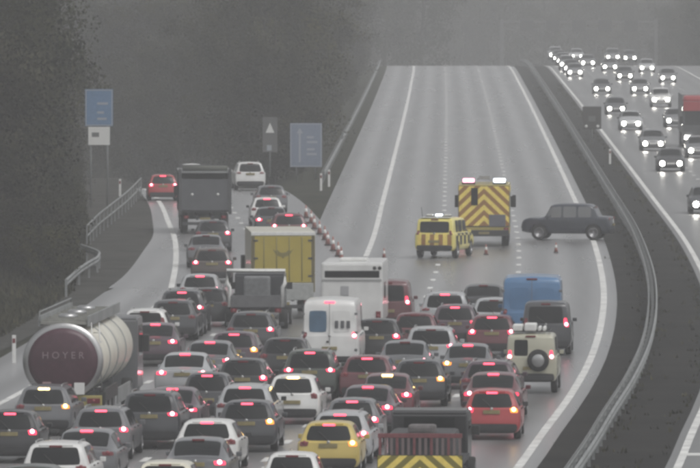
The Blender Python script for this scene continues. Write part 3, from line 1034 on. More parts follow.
for x in (-.42, 0, .42): MB().box(x - .14, x + .14, .88, 1.17, 1.98, 2.05, .02).build('beacon', PLATE_W if x else BEACON_B, bar)
MB().box(-.70, .70, .12, .80, 1.905, 1.925, .006).build('roof_panel', WHITE, ev)
MB().tube([(-.66, .5, 1.85), (-.70, .4, 2.4)], .014).build('aerial', BLK, ev)

# the dark off-roader standing across the lanes
pk = place('pickup', 569, 206, 'navy', '', 'dark blue pickup slewed sideways across the right-hand lane and reservation edge', 'stranded vehicle', cat='pickup')
pk.location = (11.0 + 0.0, 0, 0.012)
q = on_plane(612, 240, 0)
pk.location = (q.x, q.y - .1, 0.012)
pk.rotation_euler = (0, 0, R_(80))
for w in kid(pk, 'side_window'): setmat(w, principled('glass_painted_view', (.17, .175, .18), rough=.15, spec=.4))  # bright view through the panes and sky reflection painted into the glass colour

# ------------------------------------------------------------------ lorries and special vehicles
def stand(root, px, ytop, h, label, cat, group=None, yaw=0.0, L=8.0, W=2.5):
    p = on_plane(px, ytop, h)
    hd = heading(p.y, p.x) + yaw
    root.location = (p.x, p.y, 0.012)
    root.rotation_euler = (0, 0, -math.atan(hd))
    tag(root, label, cat, group)
    boxes.append((p.x, p.y, hd, W, L, label))
    return root
def tail_lamp(root, x, y, z, on, w=.12, h=.16):
    t = MB().box(-w, w, -.03, .03, -h / 2, h / 2, .012).build('tail_light', LENS_ON if on else LENS_OFF, root, (x, y, z))
    MB().lathe([(.055, 0), (.045, -.015), (.01, -.02)], (0, 0, 0), 'y', 10).build('bulb', BULB_RED if on else BULB_OFF, t, (0, -.031, 0))
def plate(root, x, y, z, m=PLATE_Y):
    MB().box(-.26, .26, -.015, .015, -.056, .056, .004).build('number_plate', m, root, (x, y, z))
def chassis(root, L, axles, r=.48, beam=.9):
    MB().box(-.45, -.33, .1, L - .1, .70, beam).box(.33, .45, .1, L - .1, .70, beam).build('chassis', STEEL, root)
    put_wheels(root, [(s * 1.03, y) for y in axles for s in (-1, 1)], r, .34)
def cab(root, y0, y1, w, h, colour, zlow=.55, ms=1.0):
    """lorry cab with raked screen"""
    hw = w / 2
    me = MB().prism([(y0, zlow), (y1 - .05, zlow), (y1, zlow + .25), (y1, 1.55), (y1 - .22, h - .12), (y1 - .45, h), (y0 + .1, h), (y0, h - .1)], -hw, hw)
    bm = bmesh.new(); bm.from_mesh(me.mesh('cab'))
    bmesh.ops.bevel(bm, geom=bm.edges[:], offset=.05, segments=2, affect='EDGES')
    m2 = bpy.data.meshes.new('cab'); bm.to_mesh(m2); bm.free(); auto_smooth(m2)
    c = link('cab', m2, paint(colour), root)
    d = Vector((0, h - .12 - 1.55, .22)).normalized()
    MB().add([(-hw * .88, y1 + .012 - .02, 1.62), (hw * .88, y1 - .008, 1.62), (hw * .86, y1 - .17, h - .22), (-hw * .86, y1 - .17, h - .22),
              (-hw * .88, y1 - .06, 1.62), (hw * .88, y1 - .06, 1.62), (hw * .86, y1 - .23, h - .22), (-hw * .86, y1 - .23, h - .22)],
             [(0, 1, 2, 3), (7, 6, 5, 4), (0, 4, 5, 1), (1, 5, 6, 2), (2, 6, 7, 3), (3, 7, 4, 0)]).build('windscreen', GLASS, c)
    for s in (-1, 1):
        MB().box(s * hw - .012, s * hw + .012, y0 + .45, y1 - .35, 1.6, h - .3, .004).build('side_window', GLASS, c)
        mr = MB().box(s * (hw + .12) - .11, s * (hw + .12) + .11, y1 - .35, y1 - .25, 2.25 - .55 * ms if ms == 1 else 1.35, 2.25 if ms == 1 else 1.62, .03)
        zz = 2.15 if ms == 1 else 1.5; mr.tube([(s * hw, y1 - .3, zz), (s * (hw + .14), y1 - .3, zz)], .02)
        mr.build('mirror', BLK, c)
    return c

# fuel tanker
t = empty('tanker_lorry')
tank = MB().lathe([(.02, -.17), (.55, -.14), (.92, -.05), (1.08, .04), (1.13, .14), (1.13, 11.0), (1.05, 11.14), (.6, 11.26), (.02, 11.3)], (0, 0, 2.04), 'y', 40, 1.06).build('tank', principled('tank_cream', (.60, .58, .50), rough=.35, noise=.12, nscale=.9), t)
MB().lathe([(1.0, -.02), (1.175, -.03), (1.175, .12), (1.12, .14)], (0, 0, 2.04), 'y', 40, 1.06).build('rim_band', CHROME, tank)
MB().lathe([(.02, -.20), (.5, -.175), (.85, -.105), (1.02, -.035), (1.02, .0)], (0, 0, 2.04), 'y', 40, 1.06).build('end_panel', principled('maroon_panel', (.062, .022, .034), rough=.4, noise=.15), tank)
for y in (2.8, 5.6, 8.4): MB().lathe([(1.125, y - .06), (1.155, y - .05), (1.155, y + .05), (1.125, y + .06)], (0, 0, 2.04), 'y', 40, 1.06).build('band', GALV, tank)
lt = link('lettering', text_mesh('H O Y E R', .30, .008), principled('letter_pale', (.26, .20, .215), rough=.5), tank, (0.02, -.215, 2.22)); lt.rotation_euler = (R_(90), 0, 0)
MB().box(.36, .68, -.20, -.12, 1.02, 1.38, .008).build('placard', PLATE_W, tank)
MB().box(.08, .28, -.21, -.14, 1.06, 1.34, .008).build('placard', principled('placard_red', (.40, .14, .16), rough=.5), tank)
MB().box(-.62, -.36, -.20, -.12, 1.08, 1.40, .008).build('placard', principled('placard_pink', (.36, .24, .25), rough=.5), tank)
walk = MB().box(-.72, .72, .25, 10.8, 3.16, 3.24)
for i in range(9): walk.box(-.70, .70, .5 + i * 1.2, .62 + i * 1.2, 3.24, 3.31)
wk = walk.build('walkway', principled('walkway_grey', (.24, .24, .22), rough=.6, noise=.2), t)
for s in (-1, 1):
    MB().box(s * .76 - .03, s * .76 + .03, .2, 10.9, 3.10, 3.42, .01).build('coaming', GALV, wk)
for i in range(3): MB().lathe([(.3, 0), (.3, .12), (.22, .17), (.02, .18)], (-.05, 2.2 + i * 3, 3.25), 'z', 16).build('hatch', CHROME, wk)
rl = MB().tube([(-.75, .2, 3.2), (-.75, .25, 3.55), (-.75, 10.6, 3.55), (-.75, 10.7, 3.2)], .025)
rl.build('handrail', GALV, wk)
lad = MB()
for x in (.86, 1.12): lad.tube([(x, .9, 1.1), (x * .92, .9, 3.2)], .02)
for i in range(7): lad.tube([(.86, .9, 1.2 + i * .28), (1.12, .9, 1.2 + i * .28)], .015)
lad.build('ladder', CHROME, t)
chassis(t, 11.0, (1.5, 2.85, 4.2), .5)
for s in (-1, 1):
    MB().prism([(.7, .75), (.7, 1.05), (1.0, 1.16), (4.7, 1.16), (5.0, 1.05), (5.0, .75)], s * 1.22 - .03, s * 1.22 + .03).build('mudguard', BLK, t)
    MB().box(s * 1.2 - .03, s * 1.2 + .03, 5.3, 9.8, .45, .95, .01).build('side_guard', GALV, t)
    tail_lamp(t, s * .95, -.06, .82, False, .2)
MB().box(-1.2, 1.2, -.05, .12, .66, .98, .02).build('rear_beam', principled('beam_yellow', (.35, .30, .10), rough=.6), t)
MB().box(-1.15, 1.15, .0, .08, .35, .50, .01).build('underrun_bar', STEEL, t)
plate(t, 0, -.08, .80)
cab(t, 12.2, 14.3, 2.48, 2.9, 'grey'); MB().box(-.45, -.33, 10.5, 14, .72, .95).box(.33, .45, 10.5, 14, .72, .95).build('tractor_frame', STEEL, t)
put_wheels(t, [(s * 1.0, y) for y in (11.0, 13.5) for s in (-1, 1)], .5, .32)
stand(t, 63, 324, 3.2, 'cream tanker lorry with maroon lettered end and roof walkway at the left', 'tanker', L=14.3)

# yellow box lorry
t = empty('box_lorry')
MB().box(-1.27, 1.27, 0, 6.4, 1.05, 3.45, .04).build('box_body', paint('cream'), t)
MB().box(-1.12, 1.12, -.035, .0, 1.45, 3.28, .01).build('rear_door', principled('lorry_yellow', (.40, .32, .06), rough=.4, noise=.08, nscale=1.2), t)
MB().box(-1.26, 1.26, -.05, .05, 3.30, 3.44, .015).build('top_rail', WHITE, t)
for s in (-1, 1): MB().box(s * 1.2 - .06, s * 1.2 + .06, -.045, .05, 1.06, 3.29, .012).build('corner_post', principled('post_brown', (.13, .11, .05), rough=.5), t)
for x in (-.75, -.25, .25, .75): MB().tube([(x, -.045, 1.5), (x, -.045, 3.24)], .016, 6).build('lock_rod', principled('rod_olive', (.20, .175, .06), rough=.5), t)
for s in (-1, 1):
    for z in (1.7, 2.4, 3.1): MB().box(s * 1.08 - .09, s * 1.08 + .09, -.055, -.03, z - .035, z + .035, .006).build('hinge', STEEL, t)
wg = []
for i in range(9):
    a = -1 + i / 4
    wg.append((a * .42, 2.62 + .16 * abs(a) ** .6 - (.06 if i % 2 else 0)))
wg += [(.25, 2.52), (.06, 2.46), (0, 2.38), (-.06, 2.46), (-.25, 2.52)]
MB().slab(wg[::-1], -.045, .01).build('emblem', principled('emblem_dark', (.20, .17, .05), rough=.5), t)
MB().box(-1.2, 1.2, -.16, -.05, .75, 1.42, .02).build('tail_lift', principled('lift_grey', (.33, .34, .33), rough=.5, noise=.15), t)
chassis(t, 8.2, (1.7, 6.9), .46)
for s in (-1, 1): tail_lamp(t, s * .95, -.1, .68, False)
MB().box(-1.15, 1.15, -.05, .08, .42, .56, .01).build('underrun_bar', STEEL, t)
plate(t, 0, -.12, .62)
cab(t, 6.6, 8.4, 2.3, 2.6, 'white')
stand(t, 283, 232, 3.45, 'box lorry with yellow rear door and white top rail on the slip road', 'lorry', L=8.4, yaw=-.075)

# dark tipper lorry
t = empty('tipper_lorry')
TIP = principled('tipper_grey', (.062, .064, .068), rough=.55, noise=.2, nscale=1.2)
bd = MB().box(-1.28, -1.2, 0, 6.2, 1.1, 3.1).box(1.2, 1.28, 0, 6.2, 1.1, 3.1).box(-1.2, 1.2, 6.1, 6.2, 1.1, 3.35).box(-1.2, 1.2, 0, 6.1, 1.1, 1.25)
bd.build('tipper_body', TIP, t)
MB().box(-1.2, 1.2, -.07, -.005, 1.2, 2.78, .015).build('tailgate', principled('tipper_gate', (.085, .088, .096), rough=.5, noise=.15, nscale=1.5), t)
for s in (-1, 1):
    MB().box(s * 1.26 - .08, s * 1.26 + .08, -.12, .1, 1.0, 3.3, .015).build('corner_post', TIP, t)
    MB().lathe([(.07, 0), (.06, -.02), (.01, -.03)], (s * .65, -.075, 2.0), 'y', 10).build('marker', PLATE_W, t)
    tail_lamp(t, s * .95, -.05, .85, False)
    for i in range(4): MB().box(s * 1.30 - .03, s * 1.30 + .03, .9 + i * 1.5, 1.02 + i * 1.5, 1.1, 3.08).build('side_rib', TIP, t)
MB().box(-1.34, 1.34, -.06, 6.3, 3.10, 3.2).build('top_rim', GALV, t).location.z = -.02
MB().tube([(-1.15, .3, 3.32), (1.15, .3, 3.32)], .14, 10).build('sheet_roll', principled('sheet_green', (.10, .105, .09), rough=.9), t)
chassis(t, 8.4, (1.4, 2.75, 7.3), .5)
MB().box(-1.15, 1.15, -.05, .08, .45, .6, .01).build('underrun_bar', STEEL, t)
plate(t, 0, -.08, .78)
cab(t, 6.5, 8.6, 2.45, 3.0, 'green')
stand(t, 205, 168, 3.35, 'dark grey high-sided tipper lorry on the slip road', 'lorry', L=8.6)

# white motorhome
t = empty('motorhome')
hb = MB().box(-1.15, 1.15, 0, 5.2, .75, 2.98, .10); hb.build('body', paint('white'), t)
MB().box(-1.02, 1.02, -.02, .03, 2.42, 2.68, .03).build('rear_window', GLASS, t)
MB().box(-1.10, 1.10, -.03, .03, 2.30, 2.37, .01).build('trim_strip', principled('strip_grey', (.32, .32, .32), rough=.5), t)
MB().box(-.42, -.12, -.025, .02, 1.75, 2.12, .02).build('vent_cover', principled('vent_grey', (.36, .36, .37), rough=.5), t)
for x in (.84, 1.03): MB().lathe([(.07, 0), (.06, -.02), (.01, -.025)], (x, -.005, 2.78), 'y', 10).build('marker', BLK, t)
for s in (-1, 1):
    tail_lamp(t, s * .98, -.02, 1.0, False, .09, .34)
    MB().box(s * 1.15 - .012, s * 1.15 + .012, 1.2, 2.4, 1.6, 2.2, .004).build('side_window', GLASS, t)
MB().box(-1.1, 1.1, -.06, .1, .5, .85, .03).build('bumper', principled('bumper_grey', (.3, .3, .3), rough=.6), t)
MB().box(-.5, .5, 1.4, 2.3, 2.98, 3.1, .03).build('roof_light', WHITE, t)
plate(t, 0, -.08, .70)
MB().box(-.9, .9, .2, 6.6, .42, .72).build('chassis', STEEL, t)
put_wheels(t, [(s * .95, y) for y in (1.3, 5.7) for s in (-1, 1)], .34, .24)
MB().prism([(5.2, .6), (6.9, .6), (6.95, .9), (6.3, 1.35), (5.7, 2.1), (5.2, 2.3)], -1.0, 1.0).build('cab', paint('white'), t)
MB().add([(-.9, 6.26, 1.42), (.9, 6.26, 1.42), (.85, 5.74, 2.08), (-.85, 5.74, 2.08), (-.9, 6.2, 1.36), (.9, 6.2, 1.36), (.85, 5.66, 2.02), (-.85, 5.66, 2.02)],
         [(0, 1, 2, 3), (7, 6, 5, 4), (0, 4, 5, 1), (1, 5, 6, 2), (2, 6, 7, 3), (3, 7, 4, 0)]).build('windscreen', GLASS, t)
stand(t, 352, 263, 2.98, 'white motorhome with a dark strip rear window just ahead of the white panel van', 'motorhome', L=6.9, W=2.3)

# pickup with white goalpost
t = empty('dropside_pickup')
DK = principled('pickup_dark', (.07, .072, .075), rough=.5, noise=.15)
MB().box(-1.0, 1.0, 0, 3.2, .82, .92).box(-1.0, -.95, 0, 3.2, .92, 1.28).box(.95, 1.0, 0, 3.2, .92, 1.28).build('load_bed', DK, t)
MB().box(-.95, .95, -.05, .0, .84, 1.3, .01).build('tailboard', principled('board_grey', (.12, .12, .125), rough=.5, noise=.15), t)
gp = MB()
gp.tube([(-1.02, .02, .85), (-1.02, .02, 1.60), (-1.12, .02, 1.78), (-1.12, .02, 2.25), (1.12, .02, 2.25), (1.12, .02, 1.78), (1.02, .02, 1.60), (1.02, .02, .85)], .075, 8)
gp.build('goalpost_frame', WHITE, t)
MB().box(-.55, .45, 1.5, 2.6, .93, 1.95, .08).build('load', principled('load_grey', (.16, .165, .17), rough=.7, noise=.2), t)
chassis(t, 5.2, (.9, 4.3), .36, .82)
for s in (-1, 1): tail_lamp(t, s * .85, -.05, .72, False)
plate(t, 0, -.06, .66)
cab(t, 3.35, 5.2, 1.95, 2.05, 'darkgrey', .5, .5)
stand(t, 256, 271, 2.25, 'dark dropside pickup with a white goalpost frame behind the yellow lorry', 'pickup', L=5.2, W=2.1)

# roadworks lorry with slatted rack and yellow chevron tailboard
t = empty('roadworks_lorry')
MB().box(-1.12, 1.12, 0, 4.2, .85, .98).build('load_bed', STEEL, t)
RK = principled('rack_rust', (.17, .05, .055), rough=.6, noise=.2)
MB().box(-1.14, 1.14, -.04, .03, 1.62, 1.74, .01).build('rack_rail', RK, t)
for i in range(15):
    x = -1.08 + i * 2.16 / 14
    MB().box(x - .035, x + .035, -.03, .02, 1.16, 1.62).build('slat', principled('slat_grey', (.16, .12, .12), rough=.6) if i % 3 else RK, t)
MB().box(-1.16, 1.16, -.02, .02, .42, 1.16, .005).build('tailboard', BLK, t)
chevrons(t, -1.14, 1.14, .44, 1.14, -.02, .20, [YEL, principled('chevron_olive', (.20, .17, .03), rough=.5)], .012, .9)
MB().box(-.9, .9, .5, 3.2, .98, 1.72, .12).build('load', principled('load_dark', (.055, .055, .058), rough=.8, noise=.25), t)
MB().box(-.35, .4, .3, 1.0, 1.7, 1.95, .08).build('load', principled('load_dusty', (.13, .12, .12), rough=.8, noise=.25), t)
chassis(t, 6.6, (1.1, 5.6), .40, .85)
for s in (-1, 1): tail_lamp(t, s * .98, -.05, .34, False)
plate(t, 0, -.04, .34)
cb = cab(t, 4.5, 6.6, 2.1, 2.12, 'black', .5, .5)
MB().box(-.7, .7, 4.47, 4.5, 1.45, 1.95, .02).build('rear_window', GLASS, cb)
stand(t, 420, 434, 1.74, 'roadworks lorry with slatted rack and yellow chevron tailboard at the bottom edge', 'lorry', L=6.6, W=2.3, yaw=.0)

# fire engine
t = empty('fire_engine')
MB().box(-1.25, 1.25, 0, 5.3, .62, 3.0, .05).build('body', principled('engine_yellow', (.40, .33, .09), rough=.4, coat=.4, noise=.1), t)
MB().box(-1.24, 1.24, -.012, .0, .95, 2.95).build('rear_panel', BLK, t)
chevrons(t, -1.22, 1.22, 1.0, 2.93, -.012, .26, [YEL, ORG], .012, .95)
MB().box(.25, 1.05, -.05, -.026, .98, 1.55, .01).build('rear_locker', principled('locker_grey', (.12, .12, .14), rough=.5, noise=.1), t)
MB().box(-.62, -.30, -.045, -.026, 2.0, 2.85, .01).build('rear_window', GLASS, t)
for s in (-1, 1):
    for i in range(3): MB().box(s * 1.25 - .012, s * 1.25 + .012, .4 + i * 1.55, 1.8 + i * 1.55, .95, 2.55, .004).build('shutter', GALV, t)
    MB().box(s * 1.25 - .006, s * 1.25 + .009, .1, 5.2, 2.62, 2.86).build('side_stripe', YEL, t)
    tail_lamp(t, s * 1.08, -.05, .84, s < 0)
    b = MB().box(s * .75 - .33, s * .75 + .33, .02, .3, 3.02, 3.12, .02).build('beacon_base', BLK, t)
    MB().box(s * .75 - .28, s * .75 + .28, .0, .32, 3.12, 3.30, .05).build('beacon', BEACON_B if s > 0 else BEACON_R, b)
    mrx = MB().box(s * 1.42 - .09, s * 1.42 + .09, 6.9, 7.0, 1.7, 2.3, .02); mrx.tube([(s * 1.2, 6.95, 2.1), (s * 1.42, 6.95, 2.1)], .02); mrx.build('mirror', BLK, t)
MB().box(-1.22, 1.22, -.14, .1, .50, .80, .03).build('bumper', BLK, t)
ld = MB()
for x in (-.3, .3): ld.box(x - .03, x + .03, .2, 5.8, 3.2, 3.32)
for i in range(16): ld.box(-.3, .3, .4 + i * .34, .44 + i * .34, 3.24, 3.28)
ld.build('roof_ladder', CHROME, t)
chassis(t, 7.2, (1.5, 6.2), .48, .62)
plate(t, 0, -.16, .66)
cab(t, 5.35, 7.4, 2.46, 2.95, 'red', .5)
stand(t, 484, 184, 3.05, 'fire engine with yellow and orange chevron rear standing on the closed carriageway', 'fire engine', 'emergency vehicles on the closed lanes', L=7.4, yaw=.008)

# ------------------------------------------------------------------ oncoming traffic
ON = 'oncoming cars with headlights on'
def oncoming(px, ylamp, kind, colour, label):
    root, c = proto(kind, True)
    zl = c.N(.76, 4.6).z
    p = on_plane(px, ylamp, zl)
    z = hgt(p.y)
    p = on_plane(px, ylamp, zl + z)
    o = root if root.name not in used else copy_tree(root)
    used.add(root.name)
    h = slope(RE, p.y) + random.uniform(-.006, .006)
    rz = math.pi - math.atan(h)
    o.rotation_euler = (0, 0, rz)
    o.location = (p.x + h * c.L, p.y + c.L, z + 0.012)
    dress(o, colour, '')
    tag(o, label, 'car', ON)
    boxes.append((p.x, p.y, h, c.W * 2, c.L, label))
FAR = [
 (671, 164, 'saloon', 'black', 'nearest dark oncoming saloon beside the reservation on the opposite carriageway'),
 (706, 205, 'hatch', 'darkgrey', 'oncoming car half cut off by the right picture edge'),
 (653, 144, 'hatch', 'grey', 'grey oncoming hatchback second from the camera in the inner lane'),
 (699, 151, 'hatch', 'grey', 'oncoming car just in front of the red lorry at the right edge'),
 (631, 124, 'estate', 'silver', 'silver oncoming estate third from the camera in the inner lane'),
 (676, 121, 'saloon', 'grey', 'grey oncoming saloon left of the red lorry'),
 (616, 109, 'hatch', 'darkgrey', 'dark oncoming hatchback right beside the reservation sign box'),
 (661, 100, 'suv', 'white', 'white oncoming SUV in the middle lane of the opposite carriageway'),
 (602, 89, 'hatch', 'darkgrey', 'dark oncoming car just behind the reservation sign box'),
 (640, 89, 'hatch', 'grey', 'grey oncoming hatchback left of and behind the white oncoming SUV'),
 (610, 67, 'saloon', 'grey', 'oncoming saloon with bright lamps right of the far inner-lane line of cars'),
 (647, 68, 'hatch', 'silver', 'distant silver oncoming car furthest to the right'),
 (577, 56.5, 'hatch', 'silver', 'distant oncoming car in the second lane near the crest'),
 (613, 57, 'suv', 'grey', 'dim distant oncoming SUV right of the second-lane car at the crest'),
]
for f in FAR: oncoming(*f)
STR = ['nearest', 'second nearest', 'third nearest', 'fourth nearest', 'fifth nearest', 'most distant']
for i, y in enumerate((72.5, 68.5, 64.5, 61, 58, 55)):
    d_ = on_plane(350, y, .7).y
    x_ = RE(d_) + 4.55 + 1.5
    oncoming(350 + x_ * F_PX / d_, y, ('hatch', 'saloon', 'suv')[i % 3], ('grey', 'darkgrey', 'silver')[i % 3], STR[i] + ' of the far string of oncoming cars beside the reservation at the crest')
for f in ((588, 63, 'saloon', 'grey', 'oncoming saloon in the second lane between far string and bright-lamped saloon'),
          (630, 58, 'hatch', 'darkgrey', 'dim oncoming hatchback at the crest in the outer lanes'),
          (668, 78, 'hatch', 'grey', 'grey oncoming hatchback far right beyond the white oncoming SUV'),
          (625, 76, 'estate', 'darkgrey', 'dark oncoming estate between the pairs of lamps in the middle lane')):
    oncoming(*f)
# oncoming lorry
t = empty('oncoming_lorry')
MB().box(-1.25, 1.25, 2.4, 12.0, 1.0, 3.75, .04).build('box_body', principled('lorry_grey', (.20, .20, .20), rough=.5, noise=.1), t)
c_ = cab(t, -2.3, -.1, 2.45, 3.3, 'darkgrey', .4); c_.rotation_euler = (0, 0, math.pi)
for o_ in [c_]: o_.location = (0, 0, 0)
MB().box(-1.2, 1.2, .6, 2.3, 3.0, 3.7, .25).build('wind_deflector', paint('red'), t)
MB().box(-1.18, 1.18, .02, .07, 2.62, 3.28, .02).build('header_board', paint('red'), t)
for s in (-1, 1):
    h_ = MB().box(s * .85 - .22, s * .85 + .22, .0, .12, .62, .86, .03).build('headlight', HEAD_ON, t)
MB().box(-1.2, 1.2, -.02, .3, .35, .62, .03).build('bumper', BLK, t)
chassis(t, 12, (1.4, 3.9, 9.5, 10.8), .5)
p = on_plane(700, 148, 0)
t.location = (p.x, p.y, 0.012); t.rotation_euler = (0, 0, -math.atan(slope(RE, p.y)))
tag(t, 'red-topped oncoming lorry at the right picture edge', 'lorry')

# ------------------------------------------------------------------ cones, signs, posts, gantry
def cone_proto():
    r = empty('traffic_cone')
    MB().box(-.2, .2, -.2, .2, 0, .05, .015).build('base', BLK, r)
    MB().lathe([(.15, .05), (.098, .38), (.063, .60), (.035, .80), (.02, .81)], (0, 0, 0), 'z', 14).build('cone_body', CONE, r)
    MB().lathe([(.10, .38), (.104, .385), (.069, .60), (.06, .60)], (0, 0, 0), 'z', 14).build('sleeve', PLATE_W, r)
    index_kids(r)
    return r
cp_ = cone_proto(); cone_used = False
CONES = [(384, 259, 'traffic cone standing at the left edge line of the closed carriageway'), (486, 255, 'traffic cone just behind the fire engine'),
         (556, 253, 'traffic cone in front of the sideways dark blue pickup')]
gore = [(306 + 36 * k / 8 + .8 * math.sin(k * 2.1), 218 + 44 * k / 8) for k in range(9)]
for i, (x, y) in enumerate(gore):
    CONES.append((x, y, 'traffic cone in the curving row along the slip road nose'))
for x, y, lab in CONES:
    o = cp_ if not cone_used else copy_tree(cp_)
    cone_used = True
    p = on_plane(x, y, 0)
    o.location = (p.x, p.y, 0.012)
    o.scale = (.62,) * 3 if 'row' not in lab else (.85,) * 3
    tag(o, lab, 'traffic cone', 'traffic cones closing the carriageway' if 'row' not in lab else 'row of cones along the slip road nose')
def sign(name, px, y0, y1, w, d, label, mat, cat='sign', posts=2, deco=None, lower=None):
    """sign board seen between rows y0 (top) and y1 (bottom) at distance d"""
    s = F_PX / d
    zt, zb = CAM_H - (y0 - HOR) / s, CAM_H - (y1 - HOR) / s
    r = empty(name, ((px - 350) / s, d, 0))
    hw = w / 2
    b = MB().box(-hw, hw, -.02, .02, zb, zt, .008).build('panel', mat, r)
    for x in ([-hw * .6, hw * .6] if posts == 2 else [0]):
        MB().tube([(x, .08, -.3), (x, .08, zt - .1)], .055, 8).build('post', GALV, r)
    bw = .05
    if deco != 'dark':
        MB().box(-hw + .03, hw - .03, -.026, -.02, zt - .03 - bw, zt - .03).box(-hw + .03, hw - .03, -.026, -.02, zb + .03, zb + .03 + bw).box(-hw + .03, -hw + .03 + bw, -.026, -.02, zb + .08, zt - .08).box(hw - .03 - bw, hw - .03, -.026, -.02, zb + .08, zt - .08).build('border', principled('border_pale', (.33, .355, .39), rough=.6), b)
    tag(r, label, cat)
    return r, b, zb, zt
LEG = principled('legend_pale', (.33, .355, .39), rough=.6)
SB = principled('sign_blue_pale', (.18, .215, .29), rough=.5, noise=.08)
r, b, zb, zt = sign('direction_sign', 306, 123, 167, 2.0, 562, 'pale blue motorway direction sign on two posts right of the slip road', SB)
MB().box(-.45, -.33, -.028, -.02, zb + .3, zt - .6).build('route_stem', LEG, b)
MB().add([(-.39, -.028, zt - .3), (-.6, -.028, zt - .65), (-.18, -.028, zt - .65), (-.39, -.02, zt - .3), (-.6, -.02, zt - .65), (-.18, -.02, zt - .65)], [(0, 1, 2), (5, 4, 3), (0, 3, 4, 1), (1, 4, 5, 2), (2, 5, 3, 0)]).build('arrow_head', LEG, b)
for i, (w, z) in enumerate(((.62, .75), (.50, 1.05), (.66, 1.5), (.44, 1.8))):
    MB().box(.05, .05 + w, -.027, -.02, zb + z, zb + z + .13).build('legend_bar', LEG, b)
r, b, zb, zt = sign('service_sign', 99, 89, 126, 1.55, 500, 'tall blue and white sign standing among the trees at upper left', principled('sign_blue_left', (.11, .20, .34), rough=.5, noise=.1))
MB().box(-.6, .6, -.03, .02, zb - 1.05, zb - .04, .01).build('lower_panel', PLATE_W, b)
for w, z in ((.7, .35), (.5, .7), (.8, 1.2)):
    MB().box(-.1, -.1 + w * .75, -.027, -.02, zb + z, zb + z + .12).build('legend_bar', LEG, b)
MB().box(-.4, .0, -.036, -.03, zb - .6, zb - .35).build('symbol', GREYP, b)
r, b, zb, zt = sign('warning_sign', 270, 117, 152, .95, 575, 'dim grey post sign with a white triangle left of the blue direction sign', principled('sign_dim', (.10, .10, .10), rough=.6), posts=1, deco='dark')
MB().add([(0, -.03, zt - .35), (-.28, -.03, zt - 1.0), (.28, -.03, zt - 1.0), (0, -.02, zt - .35), (-.28, -.02, zt - 1.0), (.28, -.02, zt - 1.0)], [(0, 1, 2), (5, 4, 3), (0, 3, 4, 1), (1, 4, 5, 2), (2, 5, 3, 0)]).build('triangle', PLATE_W, b)
MB().box(-.2, .1, -.03, -.02, zb + .1, zb + .45).build('legend_bar', LEG, b)
# matrix signal in the reservation
r = empty('matrix_signal'); p = on_plane(589, 142, 0); r.location = (RE(p.y) + 3.2, p.y, 0)
MB().tube([(0, .1, -.2), (0, .1, 2.2)], .06, 8).build('post', GALV, r)
bx = MB().box(-.68, .68, -.12, .12, .95, 2.6, .03).build('signal_box', principled('signal_brown', (.045, .042, .038), rough=.6), r)
for x in (-.42, .42): MB().lathe([(.11, 0), (.10, -.02), (.02, -.03)], (x, -.125, 1.15), 'y', 12).build('lamp', PLATE_W, bx)
MB().box(-.25, .25, -.14, -.12, 1.5, 1.9, .02).build('display', principled('display_grey', (.12, .12, .12), rough=.5), bx)
tag(r, 'dark matrix signal box with two pale lamps in the central reservation', 'signal')
# marker posts
mp_ = empty('marker_post')
MB().box(-.07, .07, -.03, .03, -.1, 1.0, .02).build('post', WHITE, mp_)
MB().box(-.05, .05, -.04, -.031, .72, .88).build('reflector', LENS_OFF, mp_)
index_kids(mp_)
for i, (x, y, lab) in enumerate(((321, 190, 'left one of two white marker posts at the barrier nose near the blue sign'), (329, 186, 'right one of two white marker posts at the barrier nose near the blue sign'),
                                 (610, 164, 'thin white marker post in the central reservation'), (120, 196, 'white marker post at the far end of the guard fence'), (14, 363, 'white marker post in the grass left of the tanker'))):
    o = mp_ if i == 0 else copy_tree(mp_)
    p = on_plane(x, y, 0)
    o.location = (p.x, p.y, -.01)
    tag(o, lab, 'marker post', 'white marker posts')
# gantry beyond the crest
g = empty('sign_gantry', (0, 1270, hgt(1270)))
x0, x1 = RE(1270) + 2.4, RE(1270) + 4.55 + 4 * LW + 5
for x in (x0, x1): MB().box(x - .25, x + .25, -.25, .25, -.3, 9.4).build('leg', principled('gantry_grey', (.10, .10, .10), rough=.7), g)
MB().box(x0, x1, -.2, .2, 8.9, 9.15).box(x0, x1, -.2, .2, 7.9, 8.1).build('beam', principled('gantry_grey', (.10, .10, .10), rough=.7), g)
for i in range(16):
    xa = x0 + (x1 - x0) * i / 16; xb = x0 + (x1 - x0) * (i + 1) / 16
    MB().tube([(xa, 0, 8.05 if i % 2 else 8.95), (xb, 0, 8.95 if i % 2 else 8.05)], .06).build('brace', principled('gantry_grey', (.10, .10, .10), rough=.7), g)
for i in range(5):
    xs_ = (527 + i * 26 - 350) / (F_PX / 1270)
    MB().box(xs_ - .95, xs_ + .95, -.5, -.2, 7.7, 9.3, .03).build('lane_signal', BLK, g)
tag(g, 'faint lane-signal gantry across the opposite carriageway in the haze', 'gantry')

